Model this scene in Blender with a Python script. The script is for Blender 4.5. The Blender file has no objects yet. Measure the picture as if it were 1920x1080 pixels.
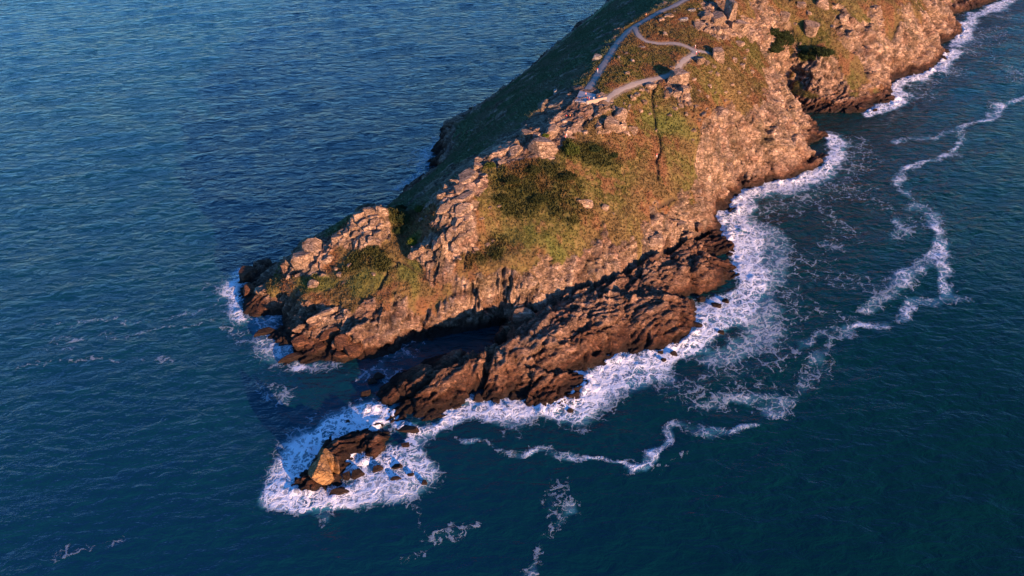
import bpy, bmesh, math, random, time
import numpy as np
from mathutils import Vector, Matrix, Euler
T0 = time.time()
random.seed(7); RNG = np.random.default_rng(11)

# ------------------------------------------------------------------ camera, sky, sun, exposure
CAM_H, PITCH, FPX = 150.0, math.radians(38.0), 1450.0
SUN_EL, SUN_AZ = math.radians(9.5), math.radians(140.0)     # azimuth clockwise from +Y (view direction)
SKY_STRENGTH, SUN_STRENGTH, EXPOSURE = 0.15, 5.0, 1.24
sc = bpy.context.scene
COL = sc.collection
cam_d = bpy.data.cameras.new('camera'); cam = bpy.data.objects.new('camera', cam_d); COL.objects.link(cam)
cam.location = (0, 0, CAM_H); cam.rotation_euler = (math.pi/2 - PITCH, 0, 0)
cam_d.sensor_width = 36.0; cam_d.lens = 36.0*FPX/1920.0
cam_d.clip_start = 1.0; cam_d.clip_end = 60000.0
sc.camera = cam
world = bpy.data.worlds.new('World'); sc.world = world; world.use_nodes = True
wn = world.node_tree; wn.nodes.clear()
sky = wn.nodes.new('ShaderNodeTexSky'); sky.sky_type = 'NISHITA'; sky.sun_disc = False
sky.sun_elevation = SUN_EL; sky.sun_rotation = SUN_AZ
sky.air_density = 1.0; sky.dust_density = 0.2; sky.ozone_density = 6.0
bg = wn.nodes.new('ShaderNodeBackground'); bg.inputs['Strength'].default_value = SKY_STRENGTH
wo = wn.nodes.new('ShaderNodeOutputWorld')
tint = wn.nodes.new('ShaderNodeMix'); tint.data_type = 'RGBA'; tint.blend_type = 'MULTIPLY'; tint.inputs[0].default_value = 1.0; tint.inputs[7].default_value = (.83, .98, 1.12, 1)
wn.links.new(sky.outputs[0], tint.inputs[6]); wn.links.new(tint.outputs[2], bg.inputs[0]); wn.links.new(bg.outputs[0], wo.inputs[0])
sd = bpy.data.lights.new('sun', 'SUN'); sd.energy = SUN_STRENGTH; sd.angle = math.radians(0.5); sd.color = (1.0, 0.56, 0.31)
so = bpy.data.objects.new('sun', sd); COL.objects.link(so)
SDIR = Vector((math.sin(SUN_AZ)*math.cos(SUN_EL), math.cos(SUN_AZ)*math.cos(SUN_EL), math.sin(SUN_EL)))
so.rotation_euler = SDIR.to_track_quat('Z', 'Y').to_euler(); so.location = SDIR*300
sc.view_settings.view_transform = 'Standard'; sc.view_settings.look = 'None'
sc.view_settings.exposure = EXPOSURE; sc.view_settings.gamma = 1.0; sc.view_settings.use_curve_mapping = False
sc.cycles.max_bounces = 5

# ------------------------------------------------------------------ survey: turn a sighted point of known height into a place
CP, SP = math.cos(PITCH), math.sin(PITCH)
def ray(u, v):
    a = (np.asarray(u, float)-960)/FPX; b = -(np.asarray(v, float)-540)/FPX
    return a, CP + b*SP, -SP + b*CP
def at(u, v, z=0.0):
    a, b, c = ray(u, v); t = (z-CAM_H)/c
    return np.array([a*t, b*t])

# ------------------------------------------------------------------ numpy noise
def _h(ix, iy, iz, s):
    with np.errstate(over='ignore'):
        h = (ix.astype(np.int64)*73856093) ^ (iy.astype(np.int64)*19349663) ^ (iz.astype(np.int64)*83492791) ^ (s*2654435761)
        h = (h ^ (h >> 13)) * 1274126177
        h = h ^ (h >> 16); h = (h*668265263) & 0x7fffffff; h = h ^ (h >> 11)
    return (h & 0xffffff)/16777216.0
def vnoise(x, y, z=None, s=0):
    if z is None: z = np.zeros_like(x)
    xi, yi, zi = np.floor(x), np.floor(y), np.floor(z)
    fx, fy, fz = x-xi, y-yi, z-zi
    fx, fy, fz = [f*f*f*(f*(f*6-15)+10) for f in (fx, fy, fz)]
    xi, yi, zi = xi.astype(np.int64), yi.astype(np.int64), zi.astype(np.int64)
    r = 0
    for dx in (0, 1):
        wx = fx if dx else 1-fx
        for dy in (0, 1):
            wy = fy if dy else 1-fy
            for dz in (0, 1):
                wz = fz if dz else 1-fz
                r = r + wx*wy*wz*_h(xi+dx, yi+dy, zi+dz, s)
    return r*2-1
def fbm(x, y, z=None, s=0, o=4, rough=.5):
    a, f, r, n = 1, 1, 0, 0
    for i in range(o):
        r = r + a*vnoise(x*f, y*f, None if z is None else z*f, s+i*17); n += a; a *= rough; f *= 2.03
    return r/n
def facets(P, size, s, tilt=1.0, squash=(1, 1, 1), rot=0.0):
    """cell blocks: returns (offset per point, crack distance) for points P (n,3)"""
    c, sn = math.cos(rot), math.sin(rot)
    X = (P[:, 0]*c + P[:, 1]*sn)/(size*squash[0]); Y = (-P[:, 0]*sn + P[:, 1]*c)/(size*squash[1]); Z = P[:, 2]/(size*squash[2])
    xi, yi, zi = [np.floor(q).astype(np.int64) for q in (X, Y, Z)]
    n = len(X); d1 = np.full(n, 9.); d2 = np.full(n, 9.); off = np.zeros(n)
    for dx in (-1, 0, 1):
        for dy in (-1, 0, 1):
            for dz in (-1, 0, 1):
                a, b, d = xi+dx, yi+dy, zi+dz
                qx = X-(a+.5+.8*(_h(a, b, d, s)-.5)); qy = Y-(b+.5+.8*(_h(a, b, d, s+1)-.5)); qz = Z-(d+.5+.8*(_h(a, b, d, s+2)-.5))
                dd = np.sqrt(qx*qx+qy*qy+qz*qz)
                near = dd < d1
                val = (_h(a, b, d, s+3)-.5) + tilt*(qx*(_h(a, b, d, s+4)-.5)+qy*(_h(a, b, d, s+5)-.5)+qz*(_h(a, b, d, s+6)-.5))*2
                d2 = np.where(near, d1, np.minimum(d2, dd)); off = np.where(near, val, off); d1 = np.where(near, dd, d1)
    return off, d2-d1
def sstep(a, b, x):
    t = np.clip((x-a)/(b-a), 0, 1); return t*t*(3-2*t)
def seg_dist(x, y, pts, closed=False):
    pts = [np.asarray(p, float) for p in pts]; d = np.full(x.shape, 1e9)
    n = len(pts)
    for i in range(n if closed else n-1):
        a = pts[i]; b = pts[(i+1) % n]; ab = b-a; L = max(1e-9, ab@ab)
        t = np.clip(((x-a[0])*ab[0]+(y-a[1])*ab[1])/L, 0, 1)
        dx = x-a[0]-t*ab[0]; dy = y-a[1]-t*ab[1]
        d = np.minimum(d, dx*dx+dy*dy)
    return np.sqrt(d)
def inside(x, y, pts):
    r = np.zeros(x.shape, bool); n = len(pts)
    for i in range(n):
        x1, y1 = pts[i]; x2, y2 = pts[(i+1) % n]
        if y1 == y2: continue
        c = ((y1 > y) != (y2 > y)) & (x < (x2-x1)*(y-y1)/(y2-y1)+x1)
        r ^= c
    return r

# ------------------------------------------------------------------ survey data
COAST = [(2150,-110),(2050,-80),(1960,-40),(1900,-10),(1857,5),(1840,12),(1815,20),(1790,27),(1780,38),(1795,45),(1807,60),(1787,72),(1765,82),(1772,96),(1770,110),(1750,125),(1742,135),(1722,140),
(1690,148),(1660,158),(1670,170),(1681,192),(1640,197),(1615,211),(1580,212),(1540,211),(1506,212),(1515,222),(1535,240),(1556,261),(1535,267),(1520,285),(1555,291),(1532,315),(1505,327),
(1482,335),(1462,340),(1437,342),(1415,356),(1392,350),(1386,355),(1389,375),(1372,375),(1382,387),(1375,400),(1355,397),(1341,402),(1342,412),(1355,427),(1375,432),(1360,445),(1377,470),(1380,477),
(1347,482),(1370,500),(1395,519),(1360,525),(1335,542),(1312,547),(1292,557),(1302,582),(1300,612),(1292,632),(1270,650),(1230,657),(1192,670),(1175,655),(1145,672),(1142,682),(1120,687),(1095,692),
(1107,715),(1085,740),(1075,757),(1042,765),(1020,762),(980,755),(920,757),(892,752),(887,740),(860,762),(835,772),(800,792),(772,787),(747,797),(710,785),(692,770),(700,755),(715,730),(732,715),
(760,692),(790,680),(835,667),(880,661),(905,645),(930,632),(955,617),(935,615),(900,622),(877,629),(810,645),(760,648),(725,665),(700,675),(672,678),(637,682),(610,672),(580,676),(555,680),(527,686),(545,663),
(530,655),(520,643),(503,638),(500,627),(520,619),(535,606),(530,592),(500,590),(480,592),(460,590),(457,567),(444,560),(452,547),(445,537),(455,525),(470,507),(492,500),(515,497),(560,484),(600,470),(655,447),
(712,412),(745,384),(762,350),(795,329),(775,324),(805,309),(798,301),(812,295),(806,285),(820,270),(832,260),(821,250),(840,228),(875,212),(895,205),(932,180),(965,152),(985,135),(1035,95),(1067,75),(1077,55),
(1110,32),(1132,12),(1137,0),(1160,-40),(1200,-90),(1250,-130)]
ISLET = [(565,887),(585,860),(605,827),(645,812),(675,805),(710,799),(737,807),(742,817),(724,829),(724,846),(697,857),(667,856),(669,875),(652,879),(642,890),(646,910),(630,917),(585,917),(562,919)]
HGT = [ # crest, path, slopes, cliffs: (u, v, height in metres)
(1290,0,50),(1240,20,49),(1190,45,47),(1160,75,46),(1135,110,45),(1120,145,44),(1105,180,43),(1140,183,43),(1190,160,43),(1240,145,42.5),(1275,120,43.5),(1300,93,44),(1250,82,45),(1200,70,46.5),(1220,110,44.5),(1190,130,44),
(1060,205,41),(1040,225,40),(1010,255,38.5),(960,272,37),(930,293,36),(897,303,35),(850,345,33),(820,375,31),(790,402,25),(760,400,21),(735,395,21.5),(715,385,27),(690,388,27.5),(660,408,24.5),(640,445,21),(600,455,17.5),(575,463,17),
(565,500,13),(545,520,11),(520,530,8),(490,540,5.5),(470,560,4),(500,560,5),(520,497,4),(560,472,6),(610,444,9),(655,420,13),(745,372,13),
(700,465,20),(650,470,18.5),(610,500,14),(700,500,17.5),(750,520,15.5),(640,515,14),(560,560,9.2),(530,540,8.5),(532,570,5),(780,440,22.5),(745,440,20.5),(730,470,19.5),
(560,545,9.8),(620,560,10.6),(700,560,12),(760,550,13),(800,530,14.5),(850,520,16),(900,520,16.5),(950,510,17),(1000,490,18),(1060,470,18),(1120,440,18.2),(1180,425,18),(1240,390,18.5),(1290,350,18.5),(1320,310,20),
(1350,260,23),(1370,200,27.5),(1400,150,31),(1420,100,33),(1400,60,39),(1440,20,38),(1360,40,44.5),(1345,107,42),(1276,156,41),(1345,215,33.5),(1230,290,28.5),(1230,230,34),(1160,240,37.5),(1100,300,33),(1060,280,36),(1150,350,26),(1000,400,26),(1080,410,23.5),(950,330,33),(1050,320,33),
(940,440,22.5),(900,470,20),(870,395,31),(880,360,33),(890,420,27),(850,482,21),(800,490,18.5),(775,472,20),(830,440,27),(870,450,24),(830,512,17),
(590,600,7),(560,610,6),(600,640,3),(570,650,2),(640,640,5),(680,620,7.5),(650,600,8.5),(700,650,3.2),(740,610,7),(750,580,10),(790,582,8.5),(850,585,7.5),(900,588,7.5),(960,592,6),(1000,580,7),(1030,560,8.5),(1100,535,8.5),(1180,505,8),(1250,470,7),(1310,432,6),
(1000,545,11.5),(900,560,11),(1100,500,12.5),(1180,470,12.5),(1250,430,12),(1300,400,11),(840,620,3),(900,608,3.5),
(1330,380,8),(1350,350,9),(1370,330,8.5),(1400,310,10),(1450,300,8),(1420,240,20),(1470,270,12),(1500,250,9),(1510,230,7),(1470,200,17),(1450,150,25),(1440,125,27),(1500,300,5),
(1470,175,3),(1480,150,8),(1490,120,14),(1500,60,26),(1460,60,28),(1540,100,20),(1600,120,14.5),(1560,170,6),(1520,170,6),(1640,150,7),(1650,90,17),(1700,60,19),(1740,40,17),(1600,40,28),(1600,0,34),(1700,0,29),(1770,10,14),(1720,100,8),(1740,75,10),(1840,0,5),
(1320,470,4.5),(1365,455,1.8),(1280,510,7),(1350,510,3),(1320,525,3.5),(1230,520,8),(1180,545,8),(1120,570,8.5),(1060,600,9.5),(1000,630,10),(960,660,9.5),(900,680,8),(850,690,7.2),(800,710,5.8),(750,740,3.3),(720,762,1.6),
(1260,565,6.5),(1250,600,5.5),(1275,600,4.5),(1200,620,4.5),(1150,630,5),(1100,660,5),(1050,690,4.5),(1060,730,1.8),(980,710,4.5),(930,720,3.5),(870,740,3),(800,765,2.2),(1000,745,1.2),(1240,640,2),(1170,645,2.5),(1300,530,4.5),(955,640,5),
(600,858,4.0),(612,888,4.2),(590,885,3.8),(640,835,3.6),(690,825,3.1),(655,862,.8),(620,840,3.6),(665,818,2.8),(720,815,2.6),(705,840,2.2),
(1230,500,8),(1180,524,8.3),(1130,548,8.8),(1080,564,8.8),(1275,482,7),(1040,585,8),(1040,98,21),(1000,128,18),(970,150,14),(930,186,12),(878,216,9),(1078,58,22),(1112,34,26),(1138,6,28),(843,240,6),(832,262,4),(1120,193,43),(1090,194,43),(1070,190,42.8),(1030,200,40.5)]
WPTS = [(85,380,52),(110,430,52),(140,480,50),(170,540,46),(200,440,38),(240,480,25),(230,560,40),(140,570,36),(300,560,30),(200,640,45),(280,640,40),(130,650,30),(180,400,33),(120,370,44)]

# ------------------------------------------------------------------ broad shape of the land: multiquadric fit through the surveyed points
def dens(px, step=5.0, z=0.0):
    w = [at(u, v, z) for u, v in px]; out = []
    for i in range(len(w)):
        a, b = w[i], w[(i+1) % len(w)]; n = max(1, int(np.linalg.norm(b-a)/step))
        for k in range(n): out.append(a+(b-a)*k/n)
    return w, out
coast_w, coast_d = dens(COAST); coast_d = [p for p in coast_d if p[1] < 620]
islet_w, islet_d = dens(ISLET, 3.0)
cw = [tuple(p) for p in coast_w]; iw = [tuple(p) for p in islet_w]
ctr = [(p[0], p[1], 0.0) for p in coast_d+islet_d]
for (uu, vv, zz) in HGT:
    p = at(uu, vv, zz); ctr.append((p[0], p[1], zz))
ctr += WPTS
def outward(dlist, poly, off, z, skip):
    res = []
    for i in range(0, len(dlist), skip):
        a, b = dlist[i-1], dlist[(i+1) % len(dlist)]; t = b-a; L = np.linalg.norm(t)
        if L < 1e-6 or L > 20: continue
        n = np.array([t[1], -t[0]])/L
        for sgn in (1, -1):
            q = dlist[i]+n*off*sgn; X = np.array([q[0]]); Y = np.array([q[1]])
            if not inside(X, Y, cw)[0] and not inside(X, Y, iw)[0]:
                if min(seg_dist(X, Y, cw, True)[0], seg_dist(X, Y, iw, True)[0]) > off*.8: res.append((q[0], q[1], z))
    return res
ctr += outward(coast_d, cw, 7.0, -6.0, 2) + outward(islet_d, iw, 6.0, -5.0, 2)
C = np.array(ctr); keep = []; 
for i in range(len(C)):
    if all((C[i, 0]-C[j, 0])**2+(C[i, 1]-C[j, 1])**2 > 1.0 for j in keep[-60:]): keep.append(i)
C = C[keep]
def ker(d2): return np.sqrt(d2+6.0)
n = len(C); A = ker((C[:, None, 0]-C[None, :, 0])**2+(C[:, None, 1]-C[None, :, 1])**2)
A -= np.eye(n)*0.35
M = np.zeros((n+3, n+3)); M[:n, :n] = A; M[:n, n] = M[n, :n] = 1; M[:n, n+1] = M[n+1, :n] = C[:, 0]; M[:n, n+2] = M[n+2, :n] = C[:, 1]
W = np.linalg.solve(M, np.append(C[:, 2], [0, 0, 0]))
GX0, GX1, GY0, GY1, GS = -130, 430, 90, 650, 1.0
gx = np.arange(GX0, GX1+.5, GS); gy = np.arange(GY0, GY1+.5, GS)
GXX, GYY = np.meshgrid(gx, gy)
Z = W[n]+W[n+1]*GXX+W[n+2]*GYY
for i in range(n): Z += W[i]*ker((GXX-C[i, 0])**2+(GYY-C[i, 1])**2)
ins = inside(GXX, GYY, cw) | inside(GXX, GYY, iw)
SD = np.minimum(seg_dist(GXX, GYY, cw, True), seg_dist(GXX, GYY, iw, True)); SD = np.where(ins, SD, -SD)   # + on land
Z = np.where(ins, np.maximum(Z, np.minimum(SD*.5, .6)), np.minimum(Z, np.maximum(SD*.7, -6)))
def samp(G, x, y):
    fx = np.clip((x-GX0)/GS, 0, len(gx)-1.001); fy = np.clip((y-GY0)/GS, 0, len(gy)-1.001)
    i = fx.astype(int); j = fy.astype(int); a = fx-i; b = fy-j
    return (G[j, i]*(1-a)+G[j, i+1]*a)*(1-b)+(G[j+1, i]*(1-a)+G[j+1, i+1]*a)*b
def hit(u, v):
    """where a sight line first meets the broad land shape (or the sea)"""
    a, b, c = ray(u, v); ts = np.arange(120, 700, .25)
    g = samp(Z, a*ts, b*ts); g = np.maximum(g, 0); k = np.argmax(CAM_H+c*ts < g)
    t = ts[k]; return np.array([float(a*t), float(b*t), float(CAM_H+c*t)])
def poly(px): return [tuple(hit(u, v)[:2]) for u, v in px]
print('fit', n, time.time()-T0)

# ------------------------------------------------------------------ regions on the land
PATHS = [([(1290,-2),(1262,12),(1238,22),(1215,35),(1196,46),(1180,56),(1165,72),(1155,84),(1146,98),(1137,113),(1128,127),(1120,141),(1110,156),(1102,168)], 2.5),
         ([(1190,50),(1193,60),(1200,70),(1212,78),(1235,82),(1255,82),(1272,83),(1288,88),(1302,95)], 1.9),
         ([(1300,92),(1302,100),(1285,112),(1275,122),(1268,134),(1258,141),(1235,147),(1205,154),(1180,162),(1160,171),(1142,183),(1136,190)], 2.1),
         ([(1300,94),(1315,97),(1330,100)], 1.4)]
paths_w = [([hit(u, v)[:2] for u, v in p], w) for p, w in PATHS]
TRENCH = [poly([(1236,150),(1228,163),(1223,180),(1223,200),(1228,222),(1229,240),(1236,258),(1238,280),(1231,300),(1233,325),(1235,342)]),
          poly([(900,440),(885,462),(873,485),(870,500)]), poly([(730,485),(755,492),(775,505),(800,520),(812,522)]), poly([(750,495),(730,505),(718,525),(712,540)]),
          poly([(1262,370),(1250,380),(1233,388)])]
ROCKPOLY = [poly(p) for p in [
 [(1085,165),(1040,172),(990,225),(975,240),(1075,250),(1110,225),(1150,195),(1140,180)], [(975,240),(930,280),(900,302),(935,308),(990,300),(1040,298),(1072,262),(1075,248)],
 [(908,300),(882,305),(835,350),(818,368),(820,382),(850,378),(895,358),(912,335)], [(822,384),(865,366),(888,376),(892,405),(886,440),(878,462),(852,484),(800,500),(772,497),(768,472),(795,452),(812,432),(842,418),(818,412)], [(775,497),(800,500),(850,500),(835,515),(800,518)],
 [(655,420),(665,385),(715,380),(725,410),(715,462),(640,465),(600,500),(615,515),(555,525),(540,510),(550,460),(610,455)],
 [(1125,230),(1150,200),(1175,205),(1180,255),(1120,255)],[(1250,150),(1285,140),(1295,180),(1285,195),(1240,185)],
 [(1335,200),(1365,200),(1372,240),(1340,245)],[(1325,0),(1380,0),(1390,70),(1340,70),(1300,50)]]]
CLIFF_TOP = poly([(505,525),(530,548),(560,556),(620,572),(690,572),(740,555),(780,560),(810,538),(850,534),(890,524),(920,505),(960,500),(1000,490),(1060,468),(1110,445),(1140,435),(1180,440),(1220,410),(1260,385),(1290,350),(1310,310),(1315,270),(1330,240),(1375,210),(1412,185),(1425,150),(1438,115),(1460,80),(1480,20)])
print('regions', time.time()-T0)

# ------------------------------------------------------------------ headland mesh (one fine grid)
xs = np.concatenate([np.arange(-118, 150, .32), np.arange(150, 270, .5), np.arange(270, 425, .9)])
ys = np.concatenate([np.arange(112, 330, .32), np.arange(330, 450, .5), np.arange(450, 640, .9)])
XX, YY = np.meshgrid(xs, ys); zz = samp(Z, XX, YY); sdf = samp(SD, XX, YY)
ok = (zz > -3.0)
idx = np.full(XX.shape, -1); idx[ok] = np.arange(ok.sum())
q = ok[:-1, :-1] & ok[1:, :-1] & ok[:-1, 1:] & ok[1:, 1:]
F = np.stack([idx[:-1, :-1][q], idx[:-1, 1:][q], idx[1:, 1:][q], idx[1:, :-1][q]], 1)
gzy, gzx = np.gradient(Z); gzx = gzx/GS; gzy = gzy/GS
vx, vy, vz, vs = XX[ok], YY[ok], zz[ok], sdf[ok]
nx, ny = -samp(gzx, vx, vy), -samp(gzy, vx, vy); slope = np.hypot(nx, ny); nl = np.sqrt(1+slope**2)
N = np.stack([nx/nl, ny/nl, 1/nl], 1)
# warp for irregular edges of the regions
wx = vx+3.0*fbm(vx/9, vy/9, s=5)+1.2*fbm(vx/2.5, vy/2.5, s=6, o=2); wy = vy+3.0*fbm(vx/9, vy/9, s=8)+1.2*fbm(vx/2.5, vy/2.5, s=9, o=2)
big = CLIFF_TOP
# seaward of the cliff-top line = rock
ring = big + [tuple(p) for p in [(190,420),(330,430),(420,300),(300,120),(0,90),(-130,100),(-130,190)]]
seaward = inside(wx, wy, ring)
dct = seg_dist(wx, wy, big)
sgn = np.where(seaward, dct, -dct)
rock = sstep(-.14, .14, sgn/6.5+.75*fbm(vx/4.5, vy/4.5, s=13, o=5, rough=.6)-.18)
for pl in ROCKPOLY:
    ii = inside(wx, wy, pl); d = seg_dist(wx, wy, pl, True); rock = np.maximum(rock, sstep(-1.2, 1.0, np.where(ii, d, -d)))
rock = np.maximum(rock, sstep(5.0, 2.5, vz+1.5*fbm(vx/4, vy/4, s=3)))
rock = np.maximum(rock, sstep(1.5, 1.9, slope+.3*fbm(vx/3, vy/3, s=4)))
nfl = fbm(vx/7, vy/5, s=33, o=5)
# second headland: mixed heath and rock
far2 = (vy > 300) & (vx > 95)
nf = fbm(vx/14, vy/14, s=31, o=5)
rock = np.where(far2, np.clip(sstep(.0, .22, nf*1.4+(slope-.55)*.8+sstep(20, 8, vz)*.55-.34), 0, 1), rock)
rock = np.maximum(rock, sstep(4.5, 2.0, vz))
nwf0 = inside(vx, vy, [tuple(at(*k)) for k in [(1190,45,47),(1160,80,46),(1125,130,44.5),(1080,185,42.5),(1040,225,40),(960,272,37),(897,303,35),(820,375,31),(735,385,24),(640,430,22),(575,463,17),(500,530,6),(440,545,1)]]+[(-130,190),(-130,640),(100,640)])
rock = np.where(nwf0, np.maximum(rock, sstep(9.5, 6.5, vz+4*nfl)), rock)
nwd0 = seg_dist(vx, vy, [at(*k) for k in [(1080,185,42.5),(1040,225,40),(960,272,37),(897,303,35),(820,375,31)]])
rock = np.where(nwf0, np.maximum(rock, sstep(.05, .3, nfl+.55*sstep(16, 1, nwd0)-.15)*.9), rock)
# grass patches among the cliff rocks
gp = fbm(vx/6, vy/6, s=41, o=4)
rock = rock*(1-.9*sstep(.16, .34, gp)*sstep(8.5, 11, vz)*sstep(1.3, .8, slope)*sstep(9, 2, dct))
dpath = np.full(vx.shape, 99.)
for p, w in paths_w: dpath = np.minimum(dpath, seg_dist(vx, vy, p)-w/2)
pm = sstep(.0, 1.6, dpath)
P = np.stack([vx, vy, vz], 1)
print('grid', len(P), time.time()-T0)
STR = math.radians(32)     # the strata strike
wp = np.stack([fbm(vx/6, vy/6, vz/6, s=51, o=4), fbm(vx/6, vy/6, vz/6, s=52, o=4), fbm(vx/6, vy/6, vz/6, s=53, o=4)], 1)
r0, c0 = facets(P+3.0*wp, 10.0, 100, 1.6, (1.7, .8, 1), STR)
isl_m = inside(vx, vy, iw)
r1, c1 = facets(P+1.6*wp, 4.2, 200, 1.6, (1.8, .7, .9), STR+.1)
r2, c2 = facets(P+.8*wp, 1.7, 300, 1.6, (2.2, .7, .9), STR-.12)
calm = .5+.35*sstep(26, 16, vz); calm = np.maximum(calm, far2*.9)
amp = rock*(.35+.65*sstep(0, 3, vs+1))*calm; amp = np.where(seg_dist(vx, vy, iw, True) < 4, np.maximum(amp, .75*rock), amp)
rough_p = np.maximum(sstep(-.35, .2, fbm(vx/8, vy/8, vz/8, s=63, o=2)), .55*(vz < 10))
d = amp*(1.5*r0 - .8*sstep(.07, 0, c0) + (.38+.42*rough_p)*r1 - .5*sstep(.06, 0, c1)*(.4+.6*rough_p) + (.24+.26*rough_p)*r2 - .22*sstep(.09, 0, c2)*rough_p + .22*fbm(vx/.9, vy/.9, vz/.9, s=61, o=3, rough=.7))
# ribs and gullies running down the cliffs
east = sstep(45, 85, vx)*sstep(195, 235, vy); ang = math.radians(-108)*(1-east)+math.radians(-22)*east
al = vx*np.cos(ang)+vy*np.sin(ang); ac = -vx*np.sin(ang)+vy*np.cos(ang)
rb = fbm(ac/3.4+.9*fbm(vx/8, vy/8, s=66, o=3), al/17+vz/40, s=67, o=4, rough=.6); rb2 = fbm(ac/1.15+.8*wp[:, 0], al/7, s=68, o=3)
hi = rock*sstep(4.5, 8, vz)*calm*(.3+.7*sstep(.25, .7, slope))*(1-.9*nwf0)
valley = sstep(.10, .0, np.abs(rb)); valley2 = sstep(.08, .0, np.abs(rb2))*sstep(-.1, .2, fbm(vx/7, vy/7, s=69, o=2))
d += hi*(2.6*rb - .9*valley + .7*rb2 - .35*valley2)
# strata ribs on the low reef
low = sstep(11, 6, vz)*rock
ph = (-vx*math.sin(STR)+vy*math.cos(STR))/2.1+1.3*fbm(vx/7, vy/7, s=62)
d += low*(.85*(1-np.abs(np.sin(ph*math.pi)))**2*-1+.2)*(.4+.6*rough_p)
veg = 1-rock
hv = veg*pm*(.55*fbm(vx/5, vy/5, s=71, o=4)+.28*fbm(vx/1.2, vy/1.2, s=72, o=2))
GREEN = [(1010,345,75,38),(1115,290,38,22),(960,395,50,22),(1060,390,50,18),(690,490,45,24),(752,408,26,34),(1070,283,16,18),(1470,75,40,25),(1530,110,45,14),(875,470,24,14),(930,465,25,10)]
gd = np.zeros(vx.shape)
for (u, v, a, b) in GREEN:
    p = hit(u, v)[:2]; e = hit(u+a, v)[:2]; f = hit(u, v-b)[:2]
    ra = np.linalg.norm(e-p); rb = max(3, min(np.linalg.norm(f-p), ra*1.2)); gd = np.maximum(gd, sstep(1.25, .75, np.sqrt(((wx-p[0])/ra)**2+((wy-p[1])/rb)**2)))
hv += veg*gd*(.5+.5*fbm(vx/2.2, vy/2.2, s=73, o=3))
trd = np.full(vx.shape, 99.)
for t in TRENCH: trd = np.minimum(trd, seg_dist(vx+.5*fbm(vx/3, vy/3, s=77), vy, t))
hv -= sstep(.75, .2, trd)*.9
P = P+N*(d*pm)[:, None]; P[:, 2] += hv
# undercut of the cliff at the back of the cove
CAVE = [at(u, v, 2) for u, v in [(740,640),(780,625),(830,622),(880,612),(930,610)]]
cvd = seg_dist(vx, vy, CAVE); cz = P[:, 2]
P[:, 1] += 1.8*sstep(6, 2.0, cvd)*sstep(6.5, 1.0, cz)*sstep(-2.5, -.5, cz)*(vy > at(850,650,0)[1]-1)
# cleft between the cliff foot and the reef, and the cut through the reef
CRACK = [at(u, v, z) for u, v, z in [(1334,428,4),(1310,440,5),(1270,465,5.5),(1230,485,6),(1180,511,6.5),(1130,533,7),(1080,550,7),(1045,566,6.5),(1015,585,5.5),(985,605,4),(955,617,1)]]
crd = seg_dist(vx+.5*fbm(vx/3, vy/3, s=78), vy, CRACK); P[:, 2] -= 4.0*sstep(1.5, .4, crd)*sstep(.5, 1.5, P[:, 2])
CUT = [at(u, v, z) for u, v, z in [(890,742,0),(905,722,2),(912,700,4),(922,672,6)]]
crd2 = seg_dist(vx, vy, CUT); P[:, 2] -= 3.5*sstep(1.6, .3, crd2)
for t, dep, wd in [(([(720,762,1.6),(770,735,3.5),(810,715,4)]), 1.6, 1.2), (([(1050,640,7),(1075,625,7),(1100,610,7)]), 2.5, 2.0), (([(1110,650,5),(1125,635,5.5),(1140,640,5)]), 3, 1.8), (([(1290,455,5),(1310,480,4),(1330,500,3)]), 1.2, .8)]:
    pp = [at(*k) for k in t]; P[:, 2] -= dep*sstep(wd, .2, seg_dist(vx, vy, pp))*rock

# ---- colours of rock, heath and grass
def mixc(a, b, t): return a*(1-t[:, None])+np.asarray(b)*t[:, None]
pz = P[:, 2]+1.0*fbm(vx/5, vy/5, s=81)+.5*r1
col = np.tile(np.array([.44, .305, .21]), (len(P), 1))
col = mixc(col, [.48, .34, .24], sstep(-.1, .5, fbm(vx/11, vy/11, vz/6, s=82)))
col = mixc(col, [.25, .135, .09], .7*sstep(.0, .4, fbm(vx/7, vy/7, vz/3, s=83, o=5)))
col = mixc(col, [.20, .17, .145], .6*sstep(.12, .45, fbm(vx/3, vy/3, vz/3, s=84, o=4)))
col *= (1+.32*(r1+r2*.7))[:, None]
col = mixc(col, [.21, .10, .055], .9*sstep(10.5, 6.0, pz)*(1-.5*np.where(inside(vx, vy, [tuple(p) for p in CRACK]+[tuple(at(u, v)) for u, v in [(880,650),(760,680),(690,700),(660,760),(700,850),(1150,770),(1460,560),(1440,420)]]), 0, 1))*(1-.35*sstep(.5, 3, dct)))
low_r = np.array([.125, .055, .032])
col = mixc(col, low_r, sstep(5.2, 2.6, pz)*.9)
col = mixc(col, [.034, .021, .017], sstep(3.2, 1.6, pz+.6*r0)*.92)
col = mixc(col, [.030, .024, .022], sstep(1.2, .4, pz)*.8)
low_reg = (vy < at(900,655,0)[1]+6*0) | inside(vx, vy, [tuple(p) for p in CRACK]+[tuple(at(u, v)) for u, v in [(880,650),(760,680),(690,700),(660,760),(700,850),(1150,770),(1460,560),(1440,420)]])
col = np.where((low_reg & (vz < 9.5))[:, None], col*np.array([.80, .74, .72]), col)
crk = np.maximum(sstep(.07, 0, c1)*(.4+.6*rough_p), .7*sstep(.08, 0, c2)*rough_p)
vcol = np.tile(np.array([.118, .080, .032]), (len(P), 1))
hn = fbm(vx/6, vy/6, s=91, o=5); hn2 = fbm(vx/15, vy/15, s=92, o=4); hn3 = fbm(vx/1.3, vy/1.3, s=93, o=3)
vcol = mixc(vcol, [.095, .085, .024], sstep(-.1, .35, hn2+.5*hn3))
vcol = mixc(vcol, [.155, .072, .036], .8*sstep(.0, .32, hn+.3*hn3))
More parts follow.
